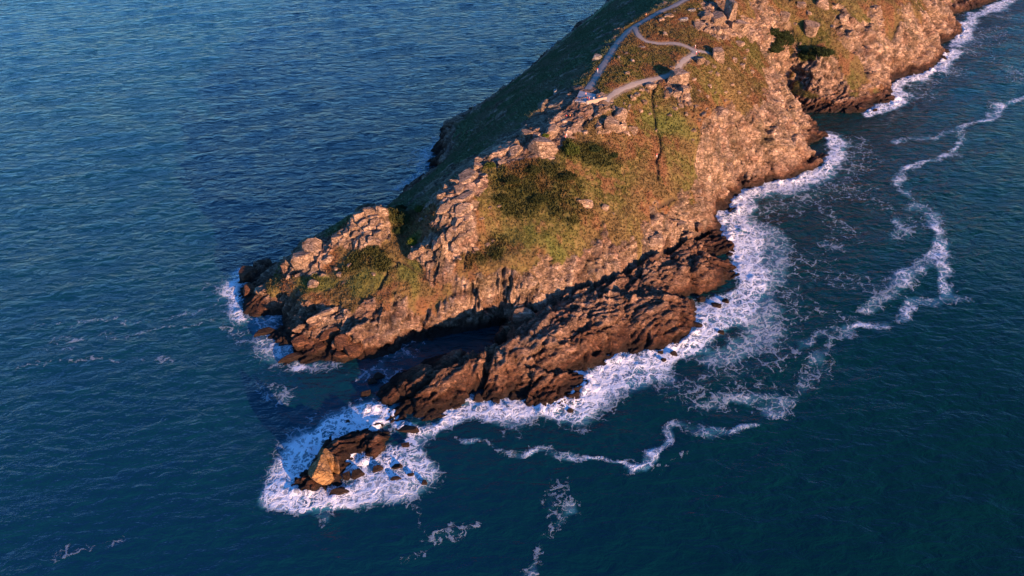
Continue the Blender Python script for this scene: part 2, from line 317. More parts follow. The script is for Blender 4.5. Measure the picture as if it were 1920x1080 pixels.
vcol = mixc(vcol, [.20, .14, .055], .6*sstep(.1, .5, hn3-.2*hn))
vcol = mixc(vcol, [.044, .047, .014], gd*(.55+.45*sstep(.2, -.2, hn)))
OLIVE = [(760,515,28,14),(1250,235,50,30),(1000,455,70,16),(600,530,40,12),(775,450,10,12),(690,535,40,12)]
for (u, v, a, b) in OLIVE:
    p = hit(u, v)[:2]; ra = np.linalg.norm(hit(u+a, v)[:2]-p); rb = max(3, np.linalg.norm(hit(u, v-b)[:2]-p))
    vcol = mixc(vcol, [.095, .112, .026], .7*sstep(1.3, .5, np.sqrt(((wx-p[0])/ra)**2+((wy-p[1])/min(rb, ra))**2)))
# green of the shaded north-west flank, lightened in colour to lift its shade
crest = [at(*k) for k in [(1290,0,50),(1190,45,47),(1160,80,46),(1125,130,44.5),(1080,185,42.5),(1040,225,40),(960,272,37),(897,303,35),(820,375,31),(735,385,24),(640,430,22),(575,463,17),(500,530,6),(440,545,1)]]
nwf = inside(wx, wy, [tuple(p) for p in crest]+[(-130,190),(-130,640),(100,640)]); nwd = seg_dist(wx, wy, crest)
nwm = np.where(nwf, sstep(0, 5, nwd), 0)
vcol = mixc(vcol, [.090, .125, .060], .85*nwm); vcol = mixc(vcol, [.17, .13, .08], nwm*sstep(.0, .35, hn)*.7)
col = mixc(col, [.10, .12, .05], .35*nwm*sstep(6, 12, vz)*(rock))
colr = mixc(col, [.09, .062, .04], hi*(.65*valley+.5*valley2)); colr = mixc(colr, [.11, .10, .045], hi*sstep(.05, .3, fbm(ac/4, al/12, s=70, o=4))*.45*sstep(9, 14, vz)); colr = mixc(colr, [.03, .022, .018], crk*.55)  # darker colour along the gullies and cracks, olive streaks between
rk = np.clip(rock+.35*(hn3*veg*rock*2), 0, 1); rk = sstep(.35, .65, rk)
vcol = vcol*1.15
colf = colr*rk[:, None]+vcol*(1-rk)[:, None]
trm = sstep(.6, .2, trd)*(1-rk); colf = mixc(colf, [.045, .032, .02], trm*.8)  # trench also coloured dark, standing in for the shadow inside it
colf = mixc(colf, [.20, .16, .13], sstep(.9, .1, dpath)*(1-rk)*.7)
colf = np.clip(colf, .01, .75)
print('colour', time.time()-T0)

def mesh_from(name, V, Fq, attrs=None, colors=None, smooth=True):
    me = bpy.data.meshes.new(name); me.vertices.add(len(V)); me.vertices.foreach_set('co', np.asarray(V, np.float32).ravel())
    k = Fq.shape[1]; me.loops.add(Fq.size); me.loops.foreach_set('vertex_index', Fq.astype(np.int32).ravel())
    me.polygons.add(len(Fq)); me.polygons.foreach_set('loop_start', np.arange(0, Fq.size, k, dtype=np.int32))
    me.update(calc_edges=True)
    me.polygons.foreach_set('use_smooth', np.full(len(Fq), smooth))
    for nme, a in (attrs or {}).items():
        at_ = me.attributes.new(nme, 'FLOAT', 'POINT'); at_.data.foreach_set('value', np.asarray(a, np.float32))
    if colors is not None:
        ca = me.attributes.new('col', 'FLOAT_COLOR', 'POINT'); ca.data.foreach_set('color', np.concatenate([colors, np.ones((len(colors), 1))], 1).astype(np.float32).ravel())
    me.validate(); return me
def sub(Vs, Fs, sel):
    f = Fs[sel]; u, inv = np.unique(f, return_inverse=True); return u, inv.reshape(f.shape)

# ------------------------------------------------------------------ materials
def newmat(name):
    m = bpy.data.materials.new(name); m.use_nodes = True; nt = m.node_tree; nt.nodes.clear()
    out = nt.nodes.new('ShaderNodeOutputMaterial'); b = nt.nodes.new('ShaderNodeBsdfPrincipled'); nt.links.new(b.outputs[0], out.inputs[0])
    return m, nt, b, out
class NT:
    def __init__(s, nt): s.nt = nt
    def n(s, t, **k):
        nd = s.nt.nodes.new(t)
        for a, b in k.items():
            if a.startswith('i_'): nd.inputs[a[2:].replace('_', ' ')].default_value = b
            else: setattr(nd, a, b)
        return nd
    def l(s, a, b): s.nt.links.new(a, b)
    def math(s, op, a, b=None, c=None, clamp=False):
        nd = s.nt.nodes.new('ShaderNodeMath'); nd.operation = op; nd.use_clamp = clamp
        for i, x in enumerate((a, b, c)):
            if x is None: continue
            if isinstance(x, (int, float)): nd.inputs[i].default_value = x
            else: s.l(x, nd.inputs[i])
        return nd.outputs[0]
    def ramp(s, x, lo, hi, a=0., b=1.):
        nd = s.nt.nodes.new('ShaderNodeMapRange'); nd.interpolation_type = 'SMOOTHSTEP'
        s.l(x, nd.inputs[0])
        for i, q in zip((1, 2, 3, 4), (lo, hi, a, b)):
            if isinstance(q, (int, float)): nd.inputs[i].default_value = q
            else: s.l(q, nd.inputs[i])
        return nd.outputs[0]
    def mix(s, f, a, b, mode='MIX'):
        nd = s.nt.nodes.new('ShaderNodeMix'); nd.data_type = 'RGBA'; nd.blend_type = mode
        if isinstance(f, (int, float)): nd.inputs[0].default_value = f
        else: s.l(f, nd.inputs[0])
        for i, q in ((6, a), (7, b)):
            if isinstance(q, tuple): nd.inputs[i].default_value = (*q, 1)
            else: s.l(q, nd.inputs[i])
        return nd.outputs[2]
    def noise(s, vec, scale, detail=4, rough=.55, dist=0.):
        nd = s.n('ShaderNodeTexNoise'); nd.inputs['Scale'].default_value = scale; nd.inputs['Detail'].default_value = detail
        nd.inputs['Roughness'].default_value = rough; nd.inputs['Distortion'].default_value = dist; s.l(vec, nd.inputs['Vector']); return nd
def land_material(name, attr=True, base=(.42, .30, .21), band=True):
    m, nt, b, out = newmat(name); t = NT(nt)
    geo = t.n('ShaderNodeNewGeometry'); pos = geo.outputs['Position']
    if attr: c = t.n('ShaderNodeAttribute', attribute_name='col').outputs['Color']
    else:
        oi = t.n('ShaderNodeObjectInfo'); rr = oi.outputs['Random']
        c = t.mix(rr, tuple(x*.86 for x in base), tuple(min(.6, x*1.12) for x in base))
        pn = t.noise(pos, .55, 4)
        c = t.mix(t.ramp(pn.outputs[0], .5, .68, 0, .6), c, (.26, .17, .12))
        if band:
            sx = t.n('ShaderNodeSeparateXYZ'); t.l(pos, sx.inputs[0])
            hz = t.math('ADD', sx.outputs[2], t.math('MULTIPLY', pn.outputs[0], 2.0))
            c = t.mix(t.ramp(hz, 10.5, 7.0), c, (.17, .08, .045)); c = t.mix(t.ramp(hz, 3.6, 2.4), c, (.04, .026, .02))
    mp = t.n('ShaderNodeMapping'); mp.inputs['Rotation'].default_value = (.25, .1, -STR); mp.inputs['Scale'].default_value = (.42, 1.5, 1.2); t.l(pos, mp.inputs[0])
    wn_ = t.noise(mp.outputs[0], .8, 3); wv = t.n('ShaderNodeVectorMath', operation='MULTIPLY_ADD'); t.l(wn_.outputs['Color'], wv.inputs[0]); wv.inputs[1].default_value = (2.2, 2.2, 2.2); t.l(mp.outputs[0], wv.inputs[2])
    vo = t.n('ShaderNodeTexVoronoi', feature='DISTANCE_TO_EDGE'); vo.inputs['Scale'].default_value = .75; t.l(wv.outputs[0], vo.inputs['Vector'])
    vo2 = t.n('ShaderNodeTexVoronoi', feature='DISTANCE_TO_EDGE'); vo2.inputs['Scale'].default_value = 2.1; t.l(wv.outputs[0], vo2.inputs['Vector'])
    mp2 = t.n('ShaderNodeMapping'); mp2.inputs['Rotation'].default_value = (.7, .35, -STR-.55); mp2.inputs['Scale'].default_value = (.42, 1.35, 1.1); t.l(pos, mp2.inputs[0])
    st = t.noise(mp2.outputs[0], .95, 7, .68, .6).outputs[0]; ridge = t.math('ABSOLUTE', t.math('SUBTRACT', st, .5)); groove = t.ramp(ridge, .045, .0)
    n1 = t.noise(pos, 3.2, 5, .65); n2 = t.noise(pos, 1.0, 3)
    crack = t.math('MULTIPLY', t.math('MAXIMUM', t.ramp(vo.outputs[0], .045, .0), t.ramp(vo2.outputs[0], .05, 0, 0, .5)), t.ramp(t.noise(pos, .35, 3).outputs[0], .38, .55, .25, 1))
    wb = t.noise(pos, .22, 5, .6); wvb = t.n('ShaderNodeVectorMath', operation='MULTIPLY_ADD'); t.l(wb.outputs['Color'], wvb.inputs[0]); wvb.inputs[1].default_value = (4.5, 4.5, 4.5); t.l(mp.outputs[0], wvb.inputs[2])
    vo0 = t.n('ShaderNodeTexVoronoi', feature='DISTANCE_TO_EDGE'); vo0.inputs['Scale'].default_value = .30; t.l(wvb.outputs[0], vo0.inputs['Vector'])
    crack = t.math('MAXIMUM', crack, t.math('MULTIPLY', t.ramp(vo0.outputs[0], .040, .006), t.ramp(wb.outputs[0], .36, .5, .2, 1)))
    if attr:
        rka = t.n('ShaderNodeAttribute', attribute_name='rk').outputs['Fac']; crack = t.math('MULTIPLY', crack, rka)
    rkf = t.n('ShaderNodeAttribute', attribute_name='rk').outputs['Fac'] if attr else t.math('ADD', 1.0, 0.0)
    groove = t.math('MULTIPLY', t.math('MULTIPLY', groove, rkf), t.ramp(n2.outputs[0], .38, .6, .25, 1))
    c = t.mix(rkf, c, t.mix(st, (.62, .60, .58), (1.42, 1.42, 1.42)) if False else t.mix(1.0, c, t.mix(t.ramp(st, .3, .7), (.60, .57, .55), (1.38, 1.38, 1.38)), 'MULTIPLY'))
    c = t.mix(t.math('MULTIPLY', groove, .6), c, (.035, .024, .018))
    c = t.mix(1.0, c, v if False else t.mix(n1.outputs[0], (.55, .55, .55), (1.45, 1.42, 1.38)), 'MULTIPLY')
    c = t.mix(t.math('MULTIPLY', crack, .75), c, (.03, .022, .018))
    t.l(c, b.inputs['Base Color']); b.inputs['Roughness'].default_value = .92; b.inputs['Specular IOR Level'].default_value = .15
    h = t.math('MULTIPLY_ADD', n1.outputs[0], .22, t.math('MULTIPLY', n2.outputs[0], .25)); h = t.math('SUBTRACT', h, t.math('MULTIPLY', crack, .25)); h = t.math('ADD', h, t.math('MULTIPLY', t.math('MULTIPLY', st, rkf), .85)); h = t.math('SUBTRACT', h, t.math('MULTIPLY', groove, .22))
    bp = t.n('ShaderNodeBump'); bp.inputs['Strength'].default_value = .9; bp.inputs['Distance'].default_value = 1.0; t.l(h, bp.inputs['Height']); t.l(bp.outputs[0], b.inputs['Normal'])
    return m
M_LAND = land_material('rock_and_heath'); M_ROCK = land_material('boulder_rock', False); M_OCHRE = land_material('ochre_rock', False, (.42, .24, .10), False)
M_GREY = land_material('grey_lichen_rock', False, (.36, .34, .31), False)
def plain(name, c, rough=.8, var=.25, scale=2.0):
    m, nt, b, out = newmat(name); t = NT(nt); pos = t.n('ShaderNodeNewGeometry').outputs['Position']
    nn = t.noise(pos, scale, 5, .6)
    cc = t.mix(nn.outputs[0], tuple(x*(1-var) for x in c), tuple(min(1, x*(1+var)) for x in c))
    t.l(cc, b.inputs['Base Color']); b.inputs['Roughness'].default_value = rough; b.inputs['Specular IOR Level'].default_value = .2
    bp = t.n('ShaderNodeBump'); bp.inputs['Strength'].default_value = .4; bp.inputs['Distance'].default_value = .1; t.l(nn.outputs[0], bp.inputs['Height']); t.l(bp.outputs[0], b.inputs['Normal'])
    return m
def leafmat(name):
    m, nt, b, out = newmat(name); t = NT(nt)
    c = t.n('ShaderNodeAttribute', attribute_name='col').outputs['Color']; t.l(c, b.inputs['Base Color'])
    b.inputs['Roughness'].default_value = .8; b.inputs['Specular IOR Level'].default_value = .15; return m
M_LEAF = leafmat('heath_foliage')

# ------------------------------------------------------------------ tagging
def tag(o, label=None, cat=None, group=None, kind=None):
    if label: o['label'] = label
    if cat: o['category'] = cat
    if group: o['group'] = group
    if kind: o['kind'] = kind
    return o
def link(name, me, mat=None, parent=None):
    o = bpy.data.objects.new(name, me); COL.objects.link(o)
    if mat is not None and len(me.materials) == 0: me.materials.append(mat)
    if parent is not None: o.parent = parent
    return o

# split the land: headland, reef, islet, far headland
fc = P[F].mean(1)
crk_w = [tuple(p) for p in CRACK]
reef_poly = crk_w+[(cw[i][0], cw[i][1]) for i in []]+[tuple(at(u, v)) for u, v in [(880,650),(760,680),(690,700),(660,760),(700,850),(800,830),(1000,800),(1150,770),(1400,650),(1460,520),(1420,440),(1360,420)]]
fin_reef = inside(fc[:, 0], fc[:, 1], reef_poly)
isl_poly = [tuple(at(u, v)) for u, v in [(540,900),(580,830),(640,795),(745,793),(760,830),(700,880),(660,940),(540,940)]]
fin_isl = inside(fc[:, 0], fc[:, 1], isl_poly)
fin_far = inside(fc[:, 0], fc[:, 1], [tuple(at(*k)) for k in [(1500,213,0),(1468,172,3)]]+[(105,325),(112,345),(420,640),(430,300)])
def mkland(name, sel, label, kind='structure'):
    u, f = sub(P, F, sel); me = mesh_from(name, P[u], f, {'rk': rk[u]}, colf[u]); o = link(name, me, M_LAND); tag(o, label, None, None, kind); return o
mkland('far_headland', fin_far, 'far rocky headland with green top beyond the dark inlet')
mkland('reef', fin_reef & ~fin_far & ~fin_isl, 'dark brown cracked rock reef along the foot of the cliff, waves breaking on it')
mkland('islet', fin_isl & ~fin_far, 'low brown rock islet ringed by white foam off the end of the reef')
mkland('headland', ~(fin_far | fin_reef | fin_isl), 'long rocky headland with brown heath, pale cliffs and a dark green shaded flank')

# final surface height lookup (fine)
ZF = np.full(XX.shape, -3.0); ZF[ok] = P[:, 2]
from mathutils.bvhtree import BVHTree
def zsurf(x, y):
    i = int(np.clip(np.searchsorted(xs, x)-1, 0, len(xs)-2)); j = int(np.clip(np.searchsorted(ys, y)-1, 0, len(ys)-2))
    return float(ZF[j:j+2, i:i+2].mean())
print('land', time.time()-T0)

# ------------------------------------------------------------------ sea
def swell(x, y):
    return .16*np.sin((x*.35-y*.94)/2.9+1.4*fbm(x/30, y/30, s=201, o=2))*(.6+.6*fbm(x/22, y/22, s=202, o=2))+.22*fbm(x/9, y/5, s=203, o=3)
def grow(a, b, st, end, f=1.25):
    v = list(np.arange(a, b, st)); s = st
    while v[-1] < end: s *= f; v.append(v[-1]+s)
    s = st
    while v[0] > -end: s *= f; v.insert(0, v[0]-s)
    return np.array(v)
sx_, sy_ = grow(-300, 430, 1.2, 30000), grow(40, 620, 1.2, 30000)
SX, SY = np.meshgrid(sx_, sy_)
near = sstep(900, 400, np.hypot(SX, SY-250))
SZ = swell(SX, SY)*near
def stroke(px): return [at(u, v) for u, v in px]
STROKES = [
 ([(1360,408),(1385,425),(1400,450),(1400,500),(1415,530),(1385,570),(1350,610),(1300,650),(1220,682),(1150,700),(1110,725)], 8.5, 1.0),
 ([(1400,415),(1440,440),(1455,480),(1430,560),(1430,620),(1400,650),(1330,680)], 7, .68),
 ([(1470,510),(1490,590),(1450,670),(1350,700),(1250,720)], 8, .4),
 ([(1110,725),(1070,768),(1000,775),(930,775),(880,772),(830,795),(790,812),(765,845)], 6.5, .95),
 ([(720,775),(690,780),(640,800),(575,838),(540,885),(528,930),(570,950),(640,940),(690,918)], 6, 1.0),
 ([(730,835),(780,850),(798,895),(765,915),(700,922)], 4, .85), ([(670,870),(700,860),(740,870),(775,888),(700,900)], 5.5, .95),
 ([(745,797),(800,800)], 4, .9), ([(610,980),(590,955)], 5, .6),
 ([(1890,0),(1850,22),(1820,35),(1812,60),(1795,85)], 6, .9), ([(1785,100),(1760,130),(1720,145),(1680,160),(1675,185)], 6.5, 1.0), ([(1695,192),(1650,205),(1625,215)], 4, .9),
 ([(1800,100),(1830,80),(1870,60)], 9, .4), ([(1700,180),(1740,160),(1790,130)], 8, .38),
 ([(1565,262),(1575,285),(1560,310),(1510,337),(1460,350),(1420,362),(1395,372),(1385,395)], 6, .92), ([(1600,270),(1590,320),(1530,350),(1450,380),(1400,400)], 9, .42),
 ([(455,505),(435,545),(440,585),(470,600)], 5, .72), ([(485,600),(500,650),(530,670)], 6, .66), ([(555,685),(625,688)], 3, .6), ([(420,530),(410,570)], 6, .4),
 ([(830,262),(800,290),(790,325),(750,355)], 5, .6), ([(960,158),(900,200),(870,215)], 2.5, .5), ([(1077,50),(1068,78)], 2.5, .5), ([(1110,30),(1085,15),(1065,0)], 2.5, .42),
 ([(500,725),(535,742)], 3, .42), ([(690,700),(715,690),(740,670),(760,665)], 5, .5), ([(360,632),(380,645)], 2.5, .42), ([(450,590),(440,620),(470,640)], 4, .42),
 ([(1925,178),(1870,198),(1856,220),(1800,240),(1806,262),(1790,290),(1740,300),(1700,312),(1680,345)], 2.6, .78), ([(1800,243),(1750,258),(1670,265)], 2.0, .6),
 ([(1700,360),(1715,385),(1690,410),(1680,440)], 3.4, .55), ([(1735,395),(1765,415)], 3.0, .5),
 ([(1745,405),(1750,430),(1765,450),(1765,475),(1740,495),(1700,520),(1650,560),(1615,582)], 3.4, .68), ([(1755,435),(1775,455)], 3.5, .8), ([(1765,480),(1770,530),(1798,566),(1750,572),(1705,568),(1690,598),(1620,620),(1590,622)], 2.3, .75),
 ([(1600,622),(1540,632),(1500,650)], 3.0, .55), ([(1470,560),(1530,580),(1600,610)], 5, .34), ([(1500,480),(1560,510),(1640,550)], 5, .3),
 ([(1560,640),(1530,700),(1480,742),(1440,760),(1400,742)], 2.8, .5), ([(1400,745),(1340,755),(1290,755)], 2.0, .58), ([(1415,742),(1475,745),(1450,770)], 3.4, .72), ([(1480,745),(1530,700)], 2.5, .5),
 ([(850,825),(890,828),(930,842),(980,848),(1020,848),(1050,857),(1120,862),(1170,874),(1215,857),(1242,835),(1252,812),(1265,800),(1290,806),(1310,812),(1340,805),(1420,800)], 1.35, .7), ([(1035,855),(1065,857)], 2.0, .7), ([(1165,870),(1190,868)], 2.0, .75),
 ([(1078,945),(1080,958)], 1.7, .62), ([(1050,920),(1045,965)], 1.6, .4), ([(1065,975),(1020,1020),(1000,1040)], 1.5, .42), ([(1005,1050),(992,1080)], 1.6, .6),
 ([(820,1005),(890,985)], 2, .45), ([(790,930),(785,985),(800,1020),(770,1040)], 1.4, .38), ([(1150,890),(1220,870)], 1.5, .3), ([(1290,850),(1210,890)], 1.2, .3),
 ([(60,610),(200,602),(300,596),(400,578),(440,560)], 1.0, .46), ([(90,640),(250,622),(420,598)], 1.0, .42), ([(30,690),(180,670),(320,680)], 1.0, .36), ([(40,660),(140,650)], 1, .36), ([(100,1050),(230,1010)], 1.2, .36),
 ([(1500,380),(1560,400),(1590,440)], 6, .33), ([(1480,380),(1505,378)], 2.5, .48), ([(1560,452),(1565,470)], 3, .4), ([(1640,380),(1560,330)], 6, .3), ([(1860,110),(1915,150)], 7, .35), ([(1870,30),(1920,40)], 5, .4)]
def foam_density(x, y):
    D = np.zeros(x.shape); x0 = x+3.4*fbm(x/8, y/8, s=301, o=5); y0 = y+3.4*fbm(x/8, y/8, s=305, o=5)
    for pts, w, a in STROKES:
        ps = stroke(pts); A_ = np.array(ps); m = (x > A_[:, 0].min()-w*1.4-3) & (x < A_[:, 0].max()+w*1.4+3) & (y > A_[:, 1].min()-w*1.4-3) & (y < A_[:, 1].max()+w*1.4+3)
        if not m.any(): continue
        dd = seg_dist(x0[m], y0[m], ps); D[m] = np.maximum(D[m], a*(1+(.55*fbm(x[m]/5, y[m]/5, s=320, o=3)-.03 if w < 4 else 0))*sstep(1.3, .25, dd/(w*(1+.9*fbm(x[m]/13, y[m]/13, s=309, o=3))+.2)))
    return D
sub_m = (SX > -260) & (SX < 400) & (SY > 80) & (SY < 560)
AE = np.zeros(SX.shape); AE[sub_m] = foam_density(SX[sub_m], SY[sub_m])
ny_, nx_ = SX.shape; ii = np.arange(ny_*nx_).reshape(ny_, nx_)
SF = np.stack([ii[:-1, :-1].ravel(), ii[:-1, 1:].ravel(), ii[1:, 1:].ravel(), ii[1:, :-1].ravel()], 1)
me = mesh_from('sea', np.stack([SX.ravel(), SY.ravel(), SZ.ravel()], 1), SF, {'aer': AE.ravel()})
m, nt, b, out = newmat('sea_water'); t = NT(nt); M_SEA = m
pos = t.n('ShaderNodeNewGeometry').outputs['Position']
aer = t.n('ShaderNodeAttribute', attribute_name='aer').outputs['Fac']
bign = t.noise(pos, .012, 3)
sp = t.n('ShaderNodeSeparateXYZ'); t.l(pos, sp.inputs[0])
wc = t.mix(t.ramp(t.math('ADD', sp.outputs[0], t.math('MULTIPLY', bign.outputs[0], 60)), -100, 170), (.002, .036, .056), (.0004, .022, .017))
wc = t.mix(t.ramp(aer, .3, 1.0, 0, .75), wc, (.05, .27, .34))
t.l(wc, b.inputs['Base Color']); b.inputs['Roughness'].default_value = .07; b.inputs['IOR'].default_value = 1.333
def wave(rot, sc_, scale, det, dist=.0):
    mp = t.n('ShaderNodeMapping'); mp.inputs['Rotation'].default_value = (0, 0, rot); mp.inputs['Scale'].default_value = sc_; t.l(pos, mp.inputs[0])
    return t.noise(mp.outputs[0], scale, det, .55, dist).outputs[0]
w1 = wave(math.radians(-24), (.5, 1, 1), .36, 5, .5); w2 = wave(math.radians(6), (.5, 1, 1), .8, 4, .3); w3 = wave(math.radians(-30), (.5, 1, 1), .13, 2)
hh = t.math('ADD', t.math('MULTIPLY', w1, 1.75), t.math('MULTIPLY', w2, .45)); hh = t.math('ADD', hh, t.math('MULTIPLY', w3, .9))
patch = t.ramp(t.noise(pos, .02, 2).outputs[0], .3, .7, .75, 1.15)
bp = t.n('ShaderNodeBump'); lee = t.ramp(t.math('SUBTRACT', sp.outputs[1], t.math('MULTIPLY', sp.outputs[0], .35)), 70, 270, .38, 1.0); patch = t.math('MULTIPLY', patch, lee); t.l(patch, bp.inputs['Strength']); bp.inputs['Distance'].default_value = 1.0; t.l(hh, bp.inputs['Height']); t.l(bp.outputs[0], b.inputs['Normal'])
sea = link('sea', me, M_SEA); tag(sea, 'deep teal sea with small wind waves around the headland', None, None, 'structure')

# ------------------------------------------------------------------ foam on the sea
fxs = np.arange(-230, 390, .6); fys = np.arange(80, 530, .6)
FX, FY = np.meshgrid(fxs, fys); FD = foam_density(FX, FY); fsd = samp(SD, FX, FY)
fok = (FD > .03) & (fsd < 4)
fi = np.full(FX.shape, -1); fi[fok] = np.arange(fok.sum()); q = fok[:-1, :-1] & fok[1:, :-1] & fok[:-1, 1:] & fok[1:, 1:]
FF = np.stack([fi[:-1, :-1][q], fi[:-1, 1:][q], fi[1:, 1:][q], fi[1:, :-1][q]], 1)
fx, fy, fd, fs = FX[fok], FY[fok], FD[fok], fsd[fok]
breaker = fd**2*(.35+.5*np.clip(fbm(fx/4, fy/4, s=311, o=4), -.5, 1)+.4*np.clip(fbm(fx/1.3, fy/1.3, s=312, o=2), -.3, 1))
splash = sstep(-5, 0, fs)*sstep(.5, .95, fd)*np.clip(fbm(fx/3, fy/3, s=313, o=4)*3.2, 0, 2.2)
# interpolate the sea's own surface so that the foam rides on it
def seaz(x, y):
    i = np.clip(np.searchsorted(sx_, x)-1, 0, len(sx_)-2); j = np.clip(np.searchsorted(sy_, y)-1, 0, len(sy_)-2)
    a = (x-sx_[i])/(sx_[i+1]-sx_[i]); b_ = (y-sy_[j])/(sy_[j+1]-sy_[j])
    return (SZ[j, i]*(1-a)+SZ[j, i+1]*a)*(1-b_)+(SZ[j+1, i]*(1-a)+SZ[j+1, i+1]*a)*b_
fz = seaz(fx, fy)+.07+np.maximum(breaker, 0)*.32+splash*.55
me = mesh_from('sea_foam', np.stack([fx, fy, fz], 1), FF, {'den': np.clip(fd+.3*sstep(-7, -.5, fs)*sstep(.55, .8, fd), 0, 1.15)})
m, nt, b, out = newmat('foam'); t = NT(nt); M_FOAM = m
pos = t.n('ShaderNodeNewGeometry').outputs['Position']; den = t.n('ShaderNodeAttribute', attribute_name='den').outputs['Fac']
wn_ = t.noise(pos, .28, 4, .6); wv = t.n('ShaderNodeVectorMath', operation='MULTIPLY_ADD'); t.l(wn_.outputs['Color'], wv.inputs[0]); wv.inputs[1].default_value = (5.5, 5.5, 2); t.l(pos, wv.inputs[2])
wn2 = t.noise(wv.outputs[0], 1.1, 3, .6); wv2 = t.n('ShaderNodeVectorMath', operation='MULTIPLY_ADD'); t.l(wn2.outputs['Color'], wv2.inputs[0]); wv2.inputs[1].default_value = (1.3, 1.3, 1); t.l(wv.outputs[0], wv2.inputs[2])
vo = t.n('ShaderNodeTexVoronoi', feature='DISTANCE_TO_EDGE', voronoi_dimensions='2D'); vo.inputs['Scale'].default_value = .27; t.l(wv2.outputs[0], vo.inputs['Vector'])
vb = t.n('ShaderNodeTexVoronoi', feature='DISTANCE_TO_EDGE', voronoi_dimensions='2D'); vb.inputs['Scale'].default_value = .75; t.l(wv2.outputs[0], vb.inputs['Vector'])
lace = t.math('MAXIMUM', t.ramp(vo.outputs[0], .22, .0), t.ramp(vb.outputs[0], .22, .0, 0, .8))
nz = t.noise(wv.outputs[0], .5, 6, .7).outputs[0]; cl = t.noise(pos, .10, 4, .6).outputs[0]
pat = t.math('ADD', t.math('MULTIPLY', lace, .68), t.math('MULTIPLY', t.ramp(nz, .28, .72), .48)); pat = t.math('ADD', pat, t.math('MULTIPLY', t.math('SUBTRACT', cl, .5), 1.1))
thr = t.math('SUBTRACT', .99, t.math('MULTIPLY', den, .55))
alpha = t.ramp(t.math('SUBTRACT', pat, thr), -.03, .17)
sh = t.math('MULTIPLY', alpha, t.ramp(den, .55, .95, .5, .97))
veil = t.math('MULTIPLY', t.ramp(den, .45, 1.0, 0, .42), t.ramp(cl, .3, .6)); sh = t.math('MAXIMUM', sh, veil); t.l(sh, b.inputs['Alpha'])
fcx = t.mix(t.ramp(t.math('ADD', nz, t.math('MULTIPLY', den, .5)), .6, 1.05), (.34, .45, .54), (.80, .83, .86)); fcx = t.mix(t.ramp(den, .5, .9), t.mix(.55, fcx, (.27, .35, .41)), fcx); t.l(fcx, b.inputs['Base Color']); b.inputs['Roughness'].default_value = .7; b.inputs['Specular IOR Level'].default_value = .2
bp = t.n('ShaderNodeBump'); bp.inputs['Strength'].default_value = .5; bp.inputs['Distance'].default_value = .6; t.l(pat, bp.inputs['Height']); t.l(bp.outputs[0], b.inputs['Normal'])
fo = link('sea_foam', me, M_FOAM); tag(fo, 'white surf and lacy foam streaks floating on the sea', 'foam', None, 'stuff')
print('sea', len(FF), time.time()-T0)

# ------------------------------------------------------------------ footpaths
M_PATH = plain('path_gravel', (.27, .235, .20), .9, .28, .9); M_CONC = plain('concrete', (.34, .33, .32), .85, .14, .8)
def catmull(pts, st=.8):
    out = []; P_ = [pts[0]]+list(pts)+[pts[-1]]
    for i in range(1, len(P_)-2):
        a, b_, c, d_ = P_[i-1:i+3]; n_ = max(2, int(np.linalg.norm(c-b_)/st))
        for k in range(n_):
            u = k/n_; out.append(.5*((2*b_)+(-a+c)*u+(2*a-5*b_+4*c-d_)*u*u+(-a+3*b_-3*c+d_)*u**3))
    out.append(pts[-1]); return np.array(out)
PLAT = [(1087,170),(1124,178),(1103,192),(1078,189)]
vs_, fs_ = [], []
for p, w in paths_w:
    w *= .86; c = catmull(p); tg = np.gradient(c, axis=0); tg /= np.linalg.norm(tg, axis=1)[:, None]+1e-9; nr = np.stack([-tg[:, 1], tg[:, 0]], 1)
    base = len(vs_); K = 5
    for i in range(len(c)):
        ww = w*(1+.14*math.sin(i*.7)+.1*math.sin(i*1.9+1))
        for k in range(K):
            o_ = (k/(K-1)-.5)*ww; x, y = c[i]+nr[i]*o_
            zc = float(samp(Z, np.array([x]), np.array([y]))[0]); vs_.append((x, y, max(zc, zsurf(x, y))+.05+.03*(1-abs(2*k/(K-1)-1))))
    for i in range(len(c)-1):
        for k in range(K-1):
            a = base+i*K+k; fs_.append((a, a+1, a+K+1, a+K))
me = mesh_from('footpath', np.array(vs_), np.array(fs_)); o = link('footpath', me, M_PATH); tag(o, 'grey gravel footpath looping over the headland to the viewing platform', None, None, 'structure')

# ------------------------------------------------------------------ boulders
def boulder_mesh(name, seed, sub_=3, planes=9, box=.5, rough=.035):
    r = random.Random(seed); bm = bmesh.new(); bmesh.ops.create_icosphere(bm, subdivisions=sub_, radius=1.0)
    pl = []
    for k in range(planes):
        v = Vector((r.gauss(0, 1), r.gauss(0, 1), r.gauss(0, .8))).normalized(); pl.append((v, r.uniform(.70, .95)))
    for k, a in enumerate(((1, 0, 0), (-1, 0, 0), (0, 1, 0), (0, -1, 0), (0, 0, 1))):
        v = (Vector(a)+Vector((r.uniform(-.5, .5), r.uniform(-.5, .5), r.uniform(-.25, .4)))).normalized(); pl.append((v, r.uniform(.5, .75)))
    V = np.array([v.co[:] for v in bm.verts])
    for v_, d_ in pl:
        nn = np.array(v_); dd = V@nn; over = np.clip(dd-d_, 0, None); V -= nn[None]*(over*.97)[:, None]
    nz_ = fbm(V[:, 0]*2.2+seed, V[:, 1]*2.2, V[:, 2]*2.2, s=seed, o=3); V *= (1+rough*nz_)[:, None]
    for v, c in zip(bm.verts, V): v.co = c
    me_ = bpy.data.meshes.new(name); bm.to_mesh(me_); bm.free()
    return me_
BM = [boulder_mesh('boulder_shape', 40+i) for i in range(16)]
for bm_ in BM: bm_.materials.append(M_ROCK)
def variant(mats):
    out = []
    for b_ in BM[:8]:
        c = b_.copy(); c.materials.clear(); c.materials.append(mats); out.append(c)
    return out
BM_G = variant(M_GREY); BM_O = variant(M_OCHRE)
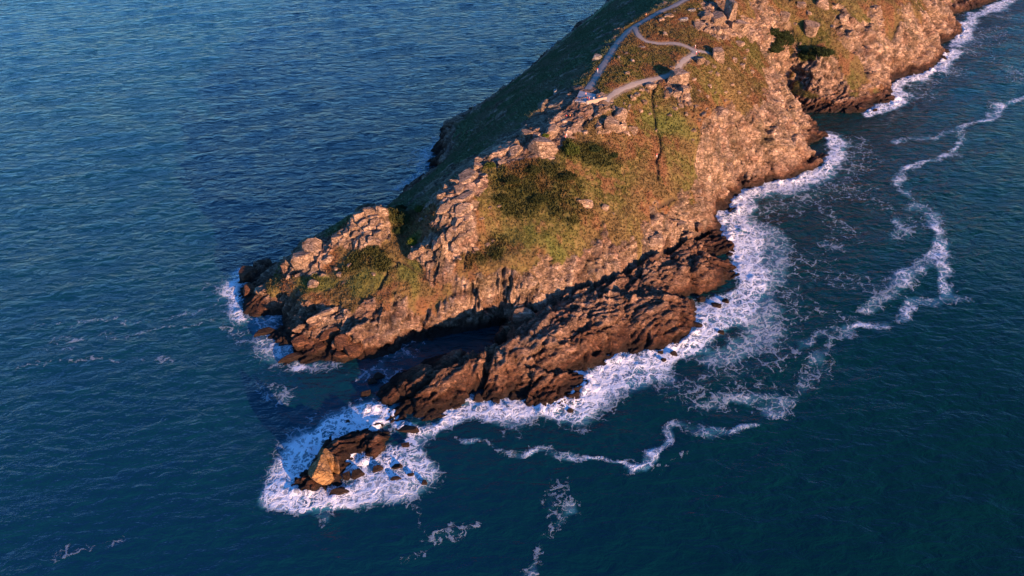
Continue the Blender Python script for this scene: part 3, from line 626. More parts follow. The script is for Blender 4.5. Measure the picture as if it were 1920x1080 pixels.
ROCKPOS = []
def boulder(u, v, w, h, ang=0, hf=.55, label=None, group=None, meshes=None, name='boulder', tilt=None, cat='boulder', sink=.27, k=None):
    """w, h: long and short size as sighted, in photo units; ang: lean of the long axis in the view (degrees)"""
    meshes = meshes or BM; p = hit(u, v); dist = math.dist((0, 0, CAM_H), p); s_ = dist/FPX
    me_ = meshes[k % len(meshes)] if k is not None else random.choice(meshes)
    o = link(name, me_)
    dep = math.atan2(CAM_H-p[2], math.hypot(p[0], p[1]))
    L = w*s_/2; S = h*s_/2
    if hf is None: hf = .6
    a = math.radians(ang)
    # foreshortening: a ground length pointing away from the viewer looks sin(dep) times as long
    gx_, gy_ = math.cos(a), math.sin(a)/max(.55, math.sin(dep)+.25); yaw = math.atan2(gy_, gx_)
    o.scale = (L*1.35*math.hypot(gx_, gy_)**.5, S*1.45, max(S, .35*L)*hf*2.0)
    z0 = zsurf(p[0], p[1])
    o.location = (p[0], p[1], max(z0, p[2]-.8)+o.scale[2]*(.5-sink*1.6))
    if name == 'sea_rock' and p[2] < .5: o.scale[2] *= 1.15; o.location[2] = max(.25, z0-.2)+o.scale[2]*.12
    r = random.Random(int(u*7+v*13)); tl = tilt or (r.uniform(-.1, .35), r.uniform(-.3, .1))
    o.rotation_euler = (tl[0], tl[1], yaw)
    tag(o, label, cat, group); ROCKPOS.append((p[0], p[1], max(o.scale[0], o.scale[1]))); return o
LB = [ # landmark boulders (u,v,w,h,angle,height factor,label,material)
(1310,51,20,17,20,.6,'pale blocky boulder at the left edge of the tall rocks above the path junction',0),
(1345,59,13,13,0,.7,'rounded pale boulder at the foot of the tall standing rock',0),
(1366,32,18,46,0,1.0,'tall upright pale rock standing above the path junction',0),
(1357,57,12,12,0,.7,'small round boulder between the tall standing rock and its rounded neighbour',0),
(1371,54,14,21,10,.8,'narrow boulder leaning against the right foot of the tall standing rock',0),
(1341,40,25,28,40,.7,'broad pale boulder directly left of the tall standing rock',0),
(1325,36,16,18,30,.6,'grey pink boulder on the slope left of the tall standing rocks',0),
(1387,58,19,26,35,.8,'brown shaded boulder right of the tall standing rock',0),
(1402,70,12,22,50,.8,'brown pointed rock at the head of the gully between the headlands',0),
(1385,82,18,13,-10,.5,'flat topped pale boulder below the tall rocks at the gully head',0),
(1280,37,20,10,10,.4,'flat grey stone among the rocks beside the upper footpath',1),
(1252,32,20,10,5,.5,'pale flat stone beside the upper footpath',0),
(1239,39,13,8,10,.5,'small pale stone touching the right edge of the upper footpath',0),
(1295,20,17,9,5,.5,'long grey stone near the top of the upper footpath',1),
(1247,66,8,8,0,.7,'lone small boulder inside the footpath loop near its upper bend',0),
(1119,111,13,15,60,.8,'grey weathered boulder on the seaward side of the straight footpath',1),
(1202,88,15,4,-5,.3,'flat pale stones in the grass inside the footpath loop',1),
(1345,107,18,23,-60,.8,'large square boulder at the end of the path spur',0),
(1310,116,18,18,50,.6,'pale angular boulder below the path junction',0),
(1324,120,9,11,50,.6,'small boulder beside the angular boulder below the path junction',0),
(1376,115,11,10,0,.6,'pale round boulder right of the square boulder at the spur end',0),
(1391,125,9,11,60,.6,'small upright stone near the cliff edge right of the path spur',0),
(1272,155,30,30,35,.9,'large angular pale boulder with a pointed top below the lower footpath',0),
(1282,174,18,15,40,.7,'jagged boulder under the large pointed boulder',0),
(1269,181,10,14,60,.6,'small narrow rock under the large pointed boulder on its left',0),
(1252,164,13,9,20,.5,'low boulder left of the large pointed boulder',0),
(1219,162,23,14,10,.6,'rounded pale boulder on the lower edge of the lower footpath',0),
(1202,169,13,8,10,.5,'smaller pale boulder left of the rounded one below the lower footpath',0),
(1236,150,15,7,15,.4,'flat rubble stone on the lower edge of the footpath bend',0),
(1186,186,10,11,-60,.6,'pale upright stone on the heath under the lower footpath',0),
(1194,179,13,9,10,.5,'pale stone capping the group on the heath under the lower footpath',0),
(1207,194,8,13,-60,.6,'slim pale stone left of the long dark trench',0),
(1146,239,19,28,-72,.75,'left one of the two big upright slabs on the heath',0),
(1162,241,15,20,-65,.7,'right one of the two big upright slabs on the heath',0),
(1163,222,22,20,35,.7,'pointed pale boulder above the two big upright slabs',0),
(1186,243,18,18,0,.65,'rounded orange pink boulder right of the upright slabs',0),
(1122,244,11,11,60,.6,'small pale boulder left of the upright slabs',0),
(1097,249,11,9,20,.5,'small pale stone on the heath left of the upright slabs',0),
(1120,217,15,8,10,.5,'flat pale slab on the rocks above the upright slabs',0),
(1107,217,12,8,20,.5,'thick pale slab at the edge of the worn rock above the bush',0),
(1057,174,22,6,18,.5,'long low pale ledge left of the platform',0),
(1041,176,7,16,0,1.,'grey upright stone at the left edge of the platform rocks',1),
(1019,195,12,5,25,.4,'flat grey slab lying in the shaded grass left of the platform',1),
(1035,197,16,6,20,.4,'long grey slab in the shaded grass below the upright stone',1),
(1347,220,32,30,40,.6,'huge cracked boulder bulging from the slope above the east cliff',0),
(1318,216,12,10,30,.5,'small boulder left of the huge cracked boulder above the east cliff',0),
(1287,214,6,7,0,.6,'tiny pale stone halfway between trench and huge cracked boulder',0),
(1229,244,6,7,0,.7,'small stone standing at the edge of the trench',0),
(896,301,19,12,25,.6,'topmost stone of the ridge rocks above the green hollow',0),
(893,313,21,15,20,.7,'second stone from the top of the ridge rocks',0),
(876,336,44,26,28,.6,'long rounded boulder in the upper ridge rocks',0),
(852,346,20,17,30,.7,'cube shaped boulder left of the long rounded ridge boulder',0),
(860,359,19,18,40,.7,'upright block under the long rounded ridge boulder',0),
(836,357,13,16,50,.7,'narrow block at the shaded side of the ridge rocks',0),
(827,372,18,16,20,.7,'rounded block overhanging the shaded hollow',0),
(844,367,15,13,40,.6,'wedge block next to the rounded overhanging block',0),
(907,331,11,13,60,.6,'single pale block right of the long rounded ridge boulder',0),
(897,347,13,15,-50,.5,'pale wedge lying in the scrub right of the ridge rocks',0),
(868,372,42,19,35,.55,'long slab with a shadow gap above it in the middle of the ridge rocks',0),
(838,389,46,15,35,.5,'long thin slab pointing down to the dark bush',0),
(867,391,36,19,32,.6,'broad slab under the slab with the shadow gap',0),
(850,401,16,12,30,.5,'short block beside the broad slab in the ridge rocks',0),
(866,411,46,20,32,.55,'widest slab in the lower part of the ridge rocks',0),
(822,411,10,11,60,.6,'small loose block on the dark bush side of the ridge rocks',0),
(985,256,23,17,35,.7,'blocky boulder on the crest below the worn rock',0),
(1005,254,16,11,20,.6,'squat boulder beside the grass tuft on the crest',0),
(966,282,28,19,35,.7,'broad boulder at the lower left of the crest rocks',0),
(1035,248,25,22,50,.7,'tall block with ledges at the right end of the crest rocks',0),
(1018,282,48,36,35,.8,'largest smooth faced boulder of the crest rocks above the green hollow',0),
(970,267,14,9,30,.5,'thin boulder squeezed above the broad crest boulder',0),
(967,255,14,8,35,.5,'pale stone at the top left of the crest rocks',0),
(940,302,10,13,-60,.6,'pink stone at the edge of the ivy bush below the crest',0),
(1040,285,10,6,10,.5,'small stone in the shadow right of the largest crest boulder',0),
(1089,382,8,15,70,.7,'left pale stone of the pair standing in the open heath',0),
(1100,386,9,19,-75,.7,'right and taller pale stone of the pair in the open heath',0),
(1134,391,10,14,70,.6,'lone orange stone right of the pale pair in the open heath',0),
(902,411,15,6,15,.4,'flat pink stone in the grass right of the lower ridge slabs',0),
(587,466,42,30,-15,.8,'large square topped boulder on the western crest',0),
(573,488,27,38,-50,.8,'broken rock under the large square topped boulder',0),
(637,447,36,15,20,.6,'long blocky ledge joining the square topped boulder and the western outcrop',0),
(615,490,22,15,30,.5,'pale slab in the grass right of the square topped boulder',0),
(560,516,22,9,22,.5,'flat pale slab at the western edge of the grass',0),
(541,520,12,6,45,.6,'small tilted slab at the very west end of the grass',0),
(588,536,14,21,65,.5,'upright pale rock in the western grass above the cliff',0),
(637,517,8,11,55,.6,'pointed small stone in the western grass',0),
(862,491,9,8,0,.7,'small white stone alone in the grass below the columns',0),
(892,464,13,10,20,.5,'low stone at the top of the short grassy trench',0),
(915,462,10,8,20,.5,'brown stone right of the short grassy trench',0),
(1470,33,14,17,50,.6,'pale boulder on the green top of the far headland',0),
(1500,12,9,14,60,.6,'pointed pale boulder at the top edge of the far headland',0),
(1540,12,9,20,75,.8,'tall narrow pale rock on the far headland top',0),
(1582,35,9,15,-60,.7,'pale upright boulder in the far headland grass',0),
(1519,55,24,28,45,.6,'large cracked boulder on the far headland above the green scrub',0)]
for (u, v, w, h, a, hf, lb, mt) in LB:
    boulder(u, v, w, h, a, hf, lb, meshes=BM_G if mt else None)
# the western outcrop: a stack of blocks
blk = [(672,407,26,20,35),(690,396,22,14,30),(707,392,16,14,20),(700,407,22,11,30),(716,402,10,20,80),(680,420,24,10,28),(704,419,24,10,28),(661,430,20,10,28),(690,430,24,9,28),(712,430,16,10,30),(668,440,18,9,25),(690,442,20,11,40),(708,443,16,14,60),(682,453,18,12,45),(697,456,16,11,30),(710,456,10,12,60),(650,442,14,10,20),(640,437,13,10,30),(653,453,13,8,25),(663,414,12,10,30)]
ORD = ['first', 'second', 'third', 'fourth', 'fifth', 'sixth', 'seventh', 'eighth', 'ninth', 'tenth', 'eleventh', 'twelfth', 'thirteenth', 'fourteenth']
rows = [[b_ for b_ in blk if lo <= b_[1] < hi] for lo, hi in ((0, 411), (411, 426), (426, 436.5), (436.5, 448), (448, 999))]
for rw, nm in zip(rows, ('top', 'second', 'middle', 'fourth', 'bottom')):
    for i, (u, v, w, h, a) in enumerate(sorted(rw)):
        boulder(u, v, w, h, a, .75, f'jointed pink grey block in the {nm} row of the western outcrop, {ORD[i]} from the left', 'jointed blocks stacked in the western outcrop', cat='rock block', name='rock_block')
cols = [(775,480,11,30),(786,474,12,34),(797,462,11,38),(808,455,12,42),(820,452,12,44),(832,446,12,40),(844,438,12,36),(856,430,13,34),(868,424,13,30),(876,408,12,26),(853,462,14,26),(866,450,13,34),(880,438,9,20),(795,485,9,18)]
for i, (u, v, w, h) in enumerate(cols):
    boulder(u, v, h, w, 66, .8, f'pale jointed rock column below the ridge slabs, {ORD[sorted(c_[0] for c_ in cols).index(u)]} from the left', 'jointed rock columns below the ridge slabs', cat='rock column', name='rock_column', sink=.2)
# smaller stones
small = [(1310,17),(1314,25),(1264,22),(1246,7),(1167,47),(1157,57),(1338,125),(1356,74),(1217,213),(1200,210),(935,392),(918,392),(800,407),(812,418),(790,415),(1270,118),(1260,128),(1180,200),(1135,203),(1142,196),(1130,195),(1126,206),(1150,204),(1293,120),(1332,137),(1345,140),(1290,137),(1400,95),(1350,90),(1375,68),(1395,110),(1365,130),(1410,135),(1300,150),(1310,170),(1325,180),(1340,175),(1360,175),(1292,195),(1305,200),(1372,160),(1385,175),(1402,180),(1275,200),(1230,200),(1255,215),(1265,205),(1170,195),(1178,207),(1212,170),(1175,140),(1185,115),(1175,100),(1160,110),(630,505),(605,518),(655,500),(645,530),(620,545),(700,515),(925,455),(1150,400),(1330,165),(1430,60),(1450,30),(1490,45),(1515,25),(1560,50),(1610,60),(1640,20),(1455,45),(1475,90),(1500,85),(1325,205),(1310,225),(1320,240),(1300,245),(1335,250),(1360,255),(1298,262),(1360,190)]
FEAT = [(1119,111,'grey weathered boulder'),(1272,155,'large pointed boulder'),(1366,32,'tall standing rock'),(1345,107,'square boulder at the path spur'),(1347,220,'huge cracked boulder'),(1154,239,'two upright slabs'),(1105,180,'viewing platform'),(1219,162,'rounded boulder under the lower path'),(587,467,'square topped western boulder'),(690,420,'big western outcrop'),(1519,55,'cracked boulder on the far headland'),(835,450,'rock columns'),(1100,386,'pale pair of heath stones'),(1231,293,'long trench'),(1252,32,'flat stone by the upper path'),(875,335,'long rounded ridge boulder')]
def stone_label(u, v):
    f = min(FEAT, key=lambda q_: math.hypot(q_[0]-u, q_[1]-v)); dx, dy = u-f[0], v-f[1]; dd = math.hypot(dx, dy)
    how = ['right of', 'below and right of', 'below', 'below and left of', 'left of', 'above and left of', 'above', 'above and right of'][int(((math.degrees(math.atan2(dy, dx))+382.5) % 360)//45)]
    return f"small loose stone {'just' if dd < 28 else 'a little' if dd < 48 else 'well'} {how} the {f[2]}"
for (u, v) in small:
    s_ = random.uniform(4.5, 8.5); boulder(u, v, s_*random.uniform(1, 1.5), s_*.8, random.uniform(-40, 60), .6, stone_label(u, v), 'small loose stones on the headland', name='stone', cat='stone', k=random.randrange(16))
# rocks awash in the sea
SR = [(635,925,34,15,15,'dark wet rock at the foot of the ochre boulder, half under foam'),(652,793,12,8,0,'small black rock in the surf between islet and reef'),(766,808,44,12,-15,'long low dark rock awash between islet and reef'),(760,837,16,9,10,'small brown rock in the foam right of the islet'),(708,880,18,11,20,'left dark rock in the middle of the foam pool'),(745,877,20,9,-5,'right brown rock in the middle of the foam pool'),(742,899,18,7,10,'flat brown rock below the two rocks in the foam pool'),(770,892,12,6,10,'tiny brown rock near the right edge of the foam pool'),(796,907,11,9,0,'outermost small orange brown rock at the right end of the islet foam'),(670,891,22,16,20,'round dark rock right of the ochre boulder with water running off'),(650,895,18,14,30,'dark rock wedged against the right side of the ochre boulder'),
(710,708,20,12,20,'black rock in the channel off the reef tip, upper one'),(697,717,18,10,10,'black rock in the channel off the reef tip, middle one'),(686,739,24,10,20,'low black rock in the channel off the reef tip, lowest one'),
(1315,564,15,10,10,'dark rock in the surf closest to the bulging reef end'),(1360,566,12,9,-30,'dark rock at the seaward end of the surf line rocks'),(1342,575,18,10,-25,'long wet rock with foam pouring over it'),(1307,612,18,12,-10,'brown rock below the reef bulge with water streaming past'),(1352,625,14,8,-20,'single small rock far out in the broad surf'),(1262,666,14,9,0,'red brown rock in the surf under the steep reef side'),(1244,677,9,7,0,'small pointed rock in the surf under the steep reef side'),(1238,663,14,7,10,'low dark rock touching the steep reef side'),
(897,748,18,15,10,'brown rock in front of the narrow water cut'),(930,752,16,9,0,'rounded brown rock right of the narrow water cut'),(992,752,16,14,10,'dark rock with foam on both sides, middle of the lower reef edge'),(1020,757,16,12,0,'dark rounded rock at the lower reef edge'),(1068,772,12,8,0,'lowest small rock off the lower reef edge'),(855,765,18,9,20,'orange brown rock in the wash left of the water cut'),(815,781,22,11,25,'orange brown flat rock near the reef tip'),
(1771,97,12,9,0,'black rock off the far headland shore, upper one'),(1768,109,11,8,0,'black rock off the far headland shore, lower one'),(1590,207,16,12,0,'dark rock at the waterline under the far headland, left one'),(1612,206,14,11,0,'dark rock at the waterline under the far headland, right one'),(1640,208,9,5,0,'small rock in the foam by the far headland foot'),(470,545,26,20,40,'orange lit rock at the western tip of the headland'),(466,518,30,24,45,'black rock at the western tip facing the open sea'),(500,625,40,12,15,'long low dark ledge below the western cliff'),(545,672,48,10,22,'dark ledge reaching into the sea under the western cliff'),(565,645,34,22,35,'orange lit boulder at the foot of the western cliff'),
(600,650,24,18,30,'dark brown block beside the orange lit boulder at the cliff foot'),(660,655,34,30,-50,'large rounded orange boulder at the mouth of the cove'),(640,668,20,24,60,'narrow rust brown rock beside the large rounded cove boulder')]
for (u, v, w, h, a, lb) in SR:
    boulder(u, v, w, h, a, .5, lb, name='sea_rock', cat='sea rock', sink=.2)
# layered slabs on the western cliff
for i, (u, v, w, h, a, lb) in enumerate([(612,583,26,9,33,'short lit slab, topmost of the layered slabs on the western cliff'),(608,600,56,8,30,'longest layered slab on the western cliff'),(600,612,46,9,28,'lit slab under the longest layered slab'),(640,597,26,12,28,'thick slab at the right end of the layered slabs'),(640,640,22,28,70,'upright block right of the layered slabs'),(618,625,40,14,22,'lowest broad slab of the layered slabs')]):
    boulder(u, v, w, h, a, .55, lb, name='rock_slab', cat='rock slab', sink=.12)
# blocks along the cliff rim
for i, (u, v, w, h, a, lb) in enumerate([(1310,425,18,14,30,'square block jutting out at the east end of the overhang'),(1275,425,24,12,35,'tilted slab behind the jutting square block'),(980,592,44,30,15,'big square block hanging over the cove at the cliff foot'),(1228,455,46,16,32,'long oval slab on the cliff rim above the cleft'),(1290,440,34,7,30,'thin split slab under the jutting block')]):
    boulder(u, v, w, h, a, .6, lb, name='rock_slab', cat='rock slab', sink=.12)
# ochre boulder on the islet: split into slabs
for i, (u, v, w, h, a, lb) in enumerate([(604,886,50,32,-58,'big split ochre boulder on top of the islet'),(616,868,44,11,-48,'ochre slab leaning on the upper side of the split ochre boulder'),(626,872,40,9,-48,'thin ochre slab, outer one behind the split ochre boulder')]):
    boulder(u, v, w, h, a, .9 if i == 0 else 1.3, lb, meshes=BM_O, name='ochre_boulder', cat='boulder', sink=.1, tilt=(-.25, .1))
print('boulders', time.time()-T0)

# ------------------------------------------------------------------ low vegetation (heath, grass, bracken) and shrubs
def tufts(px_, py_, pz_, cols_, size, blades=7, flat=.5):
    n_ = len(px_); B = blades
    ang = RNG.uniform(0, 2*np.pi, (n_, B)); r_ = RNG.uniform(.1, 1, (n_, B))*size[:, None]; up = RNG.uniform(.25, 1, (n_, B))*size[:, None]*flat*1.6
    cx = px_[:, None]+np.cos(ang)*r_*.6; cy = py_[:, None]+np.sin(ang)*r_*.6; cz = pz_[:, None]
    a2 = ang+RNG.uniform(-.8, .8, (n_, B)); wd = size[:, None]*RNG.uniform(.14, .34, (n_, B)); tx, ty = -np.sin(a2)*wd, np.cos(a2)*wd
    v0 = np.stack([cx-tx, cy-ty, cz-.1+0*cx], -1); v1 = np.stack([cx+tx, cy+ty, cz-.1+0*cx], -1)
    v2 = np.stack([cx+np.cos(a2)*r_*.7+tx*.5, cy+np.sin(a2)*r_*.7+ty*.5, cz+up], -1)
    v3 = np.stack([cx+np.cos(a2)*r_*.5-tx*.7, cy+np.sin(a2)*r_*.5-ty*.7, cz+up*.8], -1)
    V_ = np.stack([v0, v1, v2, v3], 2).reshape(-1, 3); Fq = np.arange(len(V_)).reshape(-1, 4)
    cc = np.repeat(cols_*RNG.uniform(.86, 1.16, (n_, 1)), B*4, 0)*np.repeat(RNG.uniform(.88, 1.14, (n_*B, 1)), 4, 0)
    return V_, Fq, cc
cand = np.where((rk < .45) & ~(nwf & (nwd > 60)) & (dpath > .5) & (P[:, 2] > 3) & (vy < 470) & (vx < 270) & (trd > .5))[0]
area_w = np.where(vy[cand] > 330, 1.4, 1.0)
pick = RNG.choice(cand, size=min(len(cand), 120000), replace=False, p=area_w/area_w.sum())
jx = P[pick, 0]+RNG.uniform(-.18, .18, len(pick)); jy = P[pick, 1]+RNG.uniform(-.18, .18, len(pick))
sz = (.30+.25*RNG.random(len(pick)))*(1+.7*gd[pick])
V_, Fq, cc = tufts(jx, jy, P[pick, 2], vcol[pick], sz, 6)
me = mesh_from('heath_tufts', V_, Fq, None, np.clip(cc, .008, .5), False); o = link('heath_tufts', me, M_LEAF); tag(o, 'dry heath, grass and bracken tufts covering the slopes', 'heath', None, 'stuff')
def shrub(u, v, w, label, c, hgt=.6, group=None):
    p = hit(u, v); s_ = math.dist((0, 0, CAM_H), p)/FPX; R_ = w*s_/2; n_ = int(60*R_*R_)+60
    root = bpy.data.objects.new('shrub', None); COL.objects.link(root); z0 = zsurf(p[0], p[1]); root.location = (p[0], p[1], z0)
    tag(root, label, 'shrub', group)
    d_ = RNG.normal(size=(n_, 3)); d_[:, 2] = np.abs(d_[:, 2]); d_ /= np.linalg.norm(d_, axis=1)[:, None]
    rr_ = R_*(1+.6*fbm(d_[:, 0]*2+u, d_[:, 1]*2, d_[:, 2]*2, s=9)); q_ = d_*(rr_*RNG.uniform(.72, 1, n_))[:, None]; q_[:, 2] *= hgt
    V1, F1, C1 = tufts(q_[:, 0], q_[:, 1], q_[:, 2], np.tile(np.array(c), (n_, 1)), np.full(n_, .38), 7, .7)
    link('foliage', mesh_from('foliage', V1, F1, None, np.clip(C1, .005, .5), False), M_LEAF, root)
    bm = bmesh.new()
    for k in range(5):
        a = k*1.26; mtx = Matrix.Translation((math.cos(a)*R_*.2, math.sin(a)*R_*.2, R_*hgt*.35)) @ Euler((math.sin(a)*.5, -math.cos(a)*-.5, 0)).to_matrix().to_4x4()
        bmesh.ops.create_cone(bm, cap_ends=True, segments=6, radius1=.09, radius2=.04, depth=R_*hgt*.9, matrix=mtx)
    mm = bpy.data.meshes.new('stem'); bm.to_mesh(mm); bm.free(); link('stem', mm, M_STEM, root)
M_STEM = plain('stem_bark', (.10, .07, .05))
G1, G2, G3 = (.075, .095, .02), (.034, .050, .017), (.11, .15, .022)
shrub(1070,285,32,'round olive green bush below the worn rocks', G1, .7)
shrub(918,310,24,'olive ivy bush under the crest rocks', G1, .6)
shrub(752,392,26,'dark green bush, upper one in the hollow east of the western outcrop', G2, .7); shrub(757,415,28,'dark green bush filling the middle of the hollow', G2, .7); shrub(748,436,20,'dark green bush, lower one in the hollow', G2, .6)
shrub(788,395,18,'small olive bush at the head of the hollow', G1, .6)
shrub(775,455,20,'bright yellow green bush against the rock columns', G3, .7)
shrub(1024,256,12,'small bright green tuft growing on the crest rocks', G3, .5)
shrub(1463,76,50,'large dark green scrub at the head of the far gully', G2, .6); shrub(1440,62,34,'dark green scrub left of the large scrub at the gully head', G2, .5); shrub(1446,92,36,'dark green scrub below the large scrub at the gully head', G2, .5)
shrub(1115,282,26,'dark green bush right of the round olive bush', G2, .45); shrub(1150,293,20,'low dark bush at the right end of the green hollow', G2, .35)
shrub(1000,320,30,'dark bracken mound, upper one in the green hollow', (.042,.048,.015), .4); shrub(1060,335,36,'dark bracken mound right of centre in the green hollow', (.042,.048,.015), .4); shrub(960,345,34,'dark bracken mound at the left of the green hollow', (.042,.048,.015), .4)
shrub(940,375,26,'dark bracken mound at the lower left of the green hollow', (.042,.048,.015), .4); shrub(1010,378,36,'dark bracken mound at the lower middle of the green hollow', (.042,.05,.015), .4)
shrub(1540,100,38,'dark green scrub on the far headland above its dark cliff', G2, .45); shrub(1512,106,32,'dark green scrub left on the ledge of the far headland', G2, .45)
print('veg', len(pick), time.time()-T0)

# ------------------------------------------------------------------ viewing platform with its low wall
def prism(name, pts, z0, z1, mat, parent, bev=.03):
    bm = bmesh.new(); b0 = [bm.verts.new((x, y, z0)) for x, y in pts]; b1 = [bm.verts.new((x, y, z1)) for x, y in pts]; n_ = len(pts)
    bm.faces.new(b1); bm.faces.new(b0[::-1])
    for i in range(n_): bm.faces.new((b0[i], b0[(i+1) % n_], b1[(i+1) % n_], b1[i]))
    bmesh.ops.recalc_face_normals(bm, faces=bm.faces)
    if bev: bmesh.ops.bevel(bm, geom=list(bm.edges), offset=bev, segments=1, affect='EDGES')
    me_ = bpy.data.meshes.new(name); bm.to_mesh(me_); bm.free(); return link(name, me_, mat, parent)
pw = [at(u, v, 43.3) for u, v in PLAT]; cen = sum(pw)/4; zt = 43.3
root = bpy.data.objects.new('viewing_platform', None); COL.objects.link(root); root.location = (cen[0], cen[1], 42.0); tag(root, 'grey concrete viewing platform with a low wall where the footpaths end', 'platform')
loc = [(p-cen) for p in pw]
prism('slab', [tuple(p) for p in loc], -2.0, zt-42, M_CONC, root)
a = at(1100,191,43.5)-cen; b2 = at(1138,184,43.3)-cen; d_ = (b2-a)/np.linalg.norm(b2-a); nn = np.array([-d_[1], d_[0]])
M_WALL = plain('sandstone_wall', (.36, .27, .20), .9, .25, 3)
prism('wall', [tuple(a), tuple(b2), tuple(b2+nn*.45), tuple(a+nn*.45)], -1.5, 1.72, M_WALL, root)
a3 = at(1124,179,43.3)-cen; b3 = at(1137,181,43.2)-cen
prism('floor', [tuple(a+nn*.5), tuple(b2+nn*.5), tuple(b3), tuple(a3)], -2.0, .9, M_CONC, root)
prism('bench', [tuple(a+nn*1.0+d_*3), tuple(b2+nn*1.0-d_*.6), tuple(b2+nn*1.45-d_*.6), tuple(a+nn*1.45+d_*3)], .9, 1.38, M_WALL, root)
for (u, v, lb) in [(1309,93,'short wooden post nearest the path junction'),(1320,96,'middle wooden post along the path spur'),(1330,99,'outer wooden post at the end of the path spur')]:
    p = hit(u, v); bm = bmesh.new(); bmesh.ops.create_cone(bm, cap_ends=True, segments=10, radius1=.09, radius2=.08, depth=1.3, matrix=Matrix.Translation((0, 0, .45)))
    bmesh.ops.create_cone(bm, cap_ends=True, segments=10, radius1=.08, radius2=.03, depth=.08, matrix=Matrix.Translation((0, 0, 1.14)))
    mm = bpy.data.meshes.new('post'); bm.to_mesh(mm); bm.free(); o = link('post', mm, M_STEM); o.location = (p[0], p[1], zsurf(p[0], p[1])); tag(o, lb, 'post', 'wooden posts along the path spur')

# ------------------------------------------------------------------ people
def cloth(name, c): return plain(name, c, .85, .12, 12)
SKIN = cloth('skin', (.48, .30, .22)); HAIR = cloth('hair', (.05, .03, .02)); CL = {k: cloth('cloth_'+k, c) for k, c in {'red': (.55, .05, .06), 'white': (.75, .74, .72), 'black': (.025, .025, .03), 'blue': (.12, .20, .5), 'pink': (.65, .30, .30), 'navy': (.03, .04, .09), 'sky': (.35, .5, .7), 'khaki': (.30, .25, .16), 'orange': (.65, .25, .08)}.items()}
def person(u, v, yaw, top, bottom, label, pose='stand', z=None):
    # joints in metres, figure faces -Y
    if pose == 'stand' or pose == 'walk':
        st = .16 if pose == 'walk' else .03
        J = dict(pel=(0,0,.93), waist=(0,0,1.08), chest=(0,-.01,1.30), neck=(0,0,1.46), hb=(0,-.01,1.55), ht=(0,-.015,1.70), shL=(.17,0,1.40), elL=(.23,.02+st*.4,1.13), wrL=(.23,-.06+st*.5,.90), haL=(.23,-.08+st*.5,.80), shR=(-.17,0,1.40), elR=(-.23,.04-st*.4,1.13), wrR=(-.22,-.07-st*.5,.91), haR=(-.21,-.09-st*.5,.81),
            hiL=(.09,0,.88), knL=(.11,-.02-st,.50), anL=(.11,.02-st*.9,.08), toL=(.12,-.14-st*.9,.03), hiR=(-.09,0,.88), knR=(-.11,-.03+st*.5,.50), anR=(-.11,.03+st*1.3,.08), toR=(-.12,-.13+st*1.3,.03))
    else:
        J = dict(pel=(0,0,.14), waist=(0,.03,.28), chest=(0,-.0,.50), neck=(0,-.02,.67), hb=(0,-.04,.76), ht=(0,-.05,.91), shL=(.17,0,.61), elL=(.24,-.10,.36), wrL=(.14,-.30,.38), haL=(.08,-.37,.40), shR=(-.17,0,.61), elR=(-.24,-.10,.36), wrR=(-.14,-.30,.38), haR=(-.08,-.37,.40),
            hiL=(.09,-.03,.13), knL=(.13,-.42,.42), anL=(.12,-.62,.07), toL=(.12,-.78,.04), hiR=(-.09,-.03,.13), knR=(-.13,-.42,.40), anR=(-.12,-.64,.07), toR=(-.12,-.80,.04))
    R = dict(pel=.15, waist=.125, chest=.15, neck=.055, hb=.085, ht=.075, shL=.065, shR=.065, elL=.042, elR=.042, wrL=.03, wrR=.03, haL=.035, haR=.035, hiL=.095, hiR=.095, knL=.06, knR=.06, anL=.042, anR=.042, toL=.035, toR=.035)
    E = [('pel','waist'),('waist','chest'),('chest','neck'),('neck','hb'),('hb','ht'),('chest','shL'),('shL','elL'),('elL','wrL'),('wrL','haL'),('chest','shR'),('shR','elR'),('elR','wrR'),('wrR','haR'),('pel','hiL'),('hiL','knL'),('knL','anL'),('anL','toL'),('pel','hiR'),('hiR','knR'),('knR','anR'),('anR','toR')]
    ks = list(J); me_ = bpy.data.meshes.new('figure'); me_.from_pydata([J[k] for k in ks], [(ks.index(a_), ks.index(b_)) for a_, b_ in E], []); tmp = bpy.data.objects.new('tmp', me_); COL.objects.link(tmp)
    md = tmp.modifiers.new('s', 'SKIN'); sv = me_.skin_vertices[0].data
    for i, k in enumerate(ks): sv[i].radius = (R[k], R[k]*(.75 if k in ('chest', 'pel', 'waist') else 1)); sv[i].use_root = (k == 'pel')
    tmp.modifiers.new('u', 'SUBSURF').levels = 1
    dg = bpy.context.evaluated_depsgraph_get(); bm_me = bpy.data.meshes.new_from_object(tmp.evaluated_get(dg)); bpy.data.objects.remove(tmp)
    bm_me.name = 'body'; bm_me.materials.clear()
    for mt in (SKIN, CL[top], CL[bottom], CL['black']): bm_me.materials.append(mt)
    segs = [(np.array(J[a_]), np.array(J[b_]), a_, b_) for a_, b_ in E]
    for pl_ in bm_me.polygons:
        c_ = np.array(pl_.center); best = None
        for A_, B_, a_, b_ in segs:
            t_ = np.clip((c_-A_)@(B_-A_)/((B_-A_)@(B_-A_)), 0, 1); dd = np.linalg.norm(c_-A_-t_*(B_-A_))
            if best is None or dd < best[0]: best = (dd, a_, b_, t_)
        _, a_, b_, t_ = best; mi = 0
        if (a_, b_) in (('waist','chest'),) or a_ == 'chest' and b_ != 'neck' or b_ in ('elL','elR') or (a_ == 'chest' and t_ < .75): mi = 1
        if (a_, b_) == ('pel','waist'): mi = 2 if t_ < .5 else 1
        if b_ in ('hiL','hiR','knL','knR','anL','anR'): mi = 2
        if b_ in ('toL','toR'): mi = 3
        pl_.material_index = mi; pl_.use_smooth = True
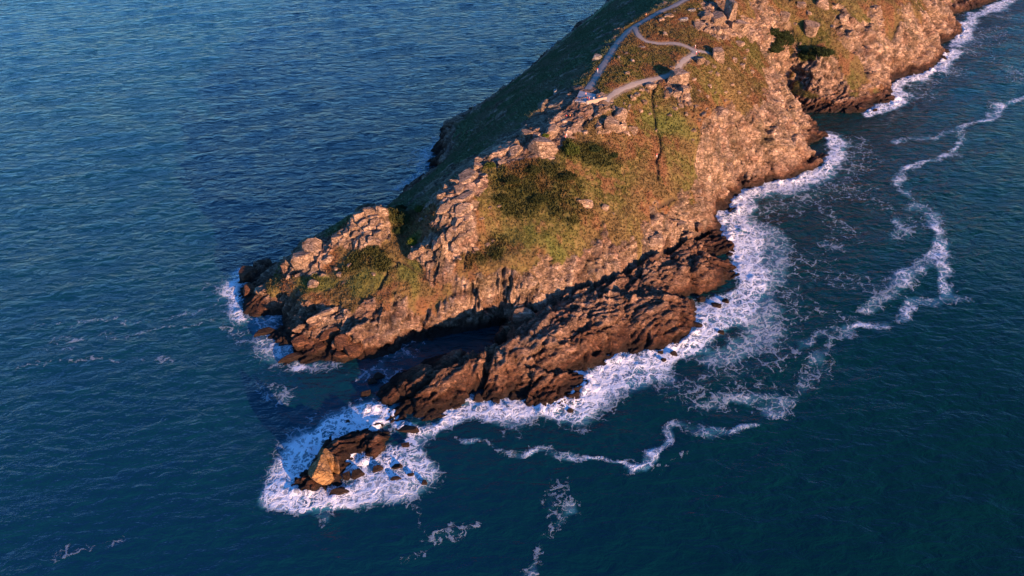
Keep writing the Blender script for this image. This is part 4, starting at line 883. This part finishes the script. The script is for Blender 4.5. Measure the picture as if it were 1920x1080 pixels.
    root = bpy.data.objects.new('person', None); COL.objects.link(root); p = hit(u, v); xy = p[:2] if z is None else at(u, v, z)
    zz_ = zsurf(xy[0], xy[1]) if z is None else z
    if z is None:
        rd = [ (xy[0]-r_[0])**2+(xy[1]-r_[1])**2 for r_ in ROCKPOS ]
    root.location = (xy[0], xy[1], zz_+.03); root.rotation_euler = (0, 0, yaw); tag(root, label, 'person')
    link('body', bm_me, None, root)
    bm = bmesh.new(); h_ = Vector(J['ht']); bmesh.ops.create_icosphere(bm, subdivisions=2, radius=.105, matrix=Matrix.Translation(h_+Vector((0, .02, -.035))))
    for v_ in bm.verts:
        if v_.co.y < h_.y-.045 and v_.co.z < h_.z+.0: v_.co.y = h_.y-.045
    mm = bpy.data.meshes.new('hair'); bm.to_mesh(mm); bm.free(); link('hair', mm, HAIR, root)
for a_ in [(1098,182,.4,'pink','black','person in a pink top standing on the middle of the platform','stand',43.31),(1101,190,2.6,'red','black','person in a red top at the front edge of the platform','stand',43.31),(1104.5,189.5,2.0,'white','red','person in white at the front edge beside the red top','stand',43.31),
 (1113,186.5,.3,'white','sky','person in white sitting behind the low wall','sit',43.35),(1119,183.5,.2,'black','navy','person in black sitting at the left behind the low wall','sit',43.4),(1123,183,.1,'orange','black','person in orange sitting at the right behind the low wall','sit',43.4),
 (1120,136,3.0,'red','white','person in a red top walking on the straight footpath','walk',None),(1211,33,.5,'orange','black','person in dark clothes by the upper footpath','stand',None),(1303,92,1.2,'white','pink','person in white standing at the path junction','stand',None),
 (1305,104,.7,'white','red','person in white and red below the path junction','stand',None),(1309,104,-.5,'pink','navy','person in pink next to the one in white and red','stand',None),(1263,144,.3,'white','sky','person in white and light blue sitting by the lower footpath','sit',None),
 (1062,217,.2,'red','navy','person in red sitting on the worn rocks','sit',None),(1069,217,.8,'orange','black','person in orange sitting on the worn rocks','sit',None),(1136,226,.4,'blue','navy','person in blue sitting above the upright slabs','sit',None),
 (1062,256,.4,'pink','white','person in pink climbing the rocks above the round bush','walk',None),(1060,262,.2,'red','pink','person in red behind the climber in pink','walk',None),(1231,293,.5,'red','white','person in red and white walking down beside the trench','walk',None)]:
    person(*a_)
print('done', time.time()-T0)
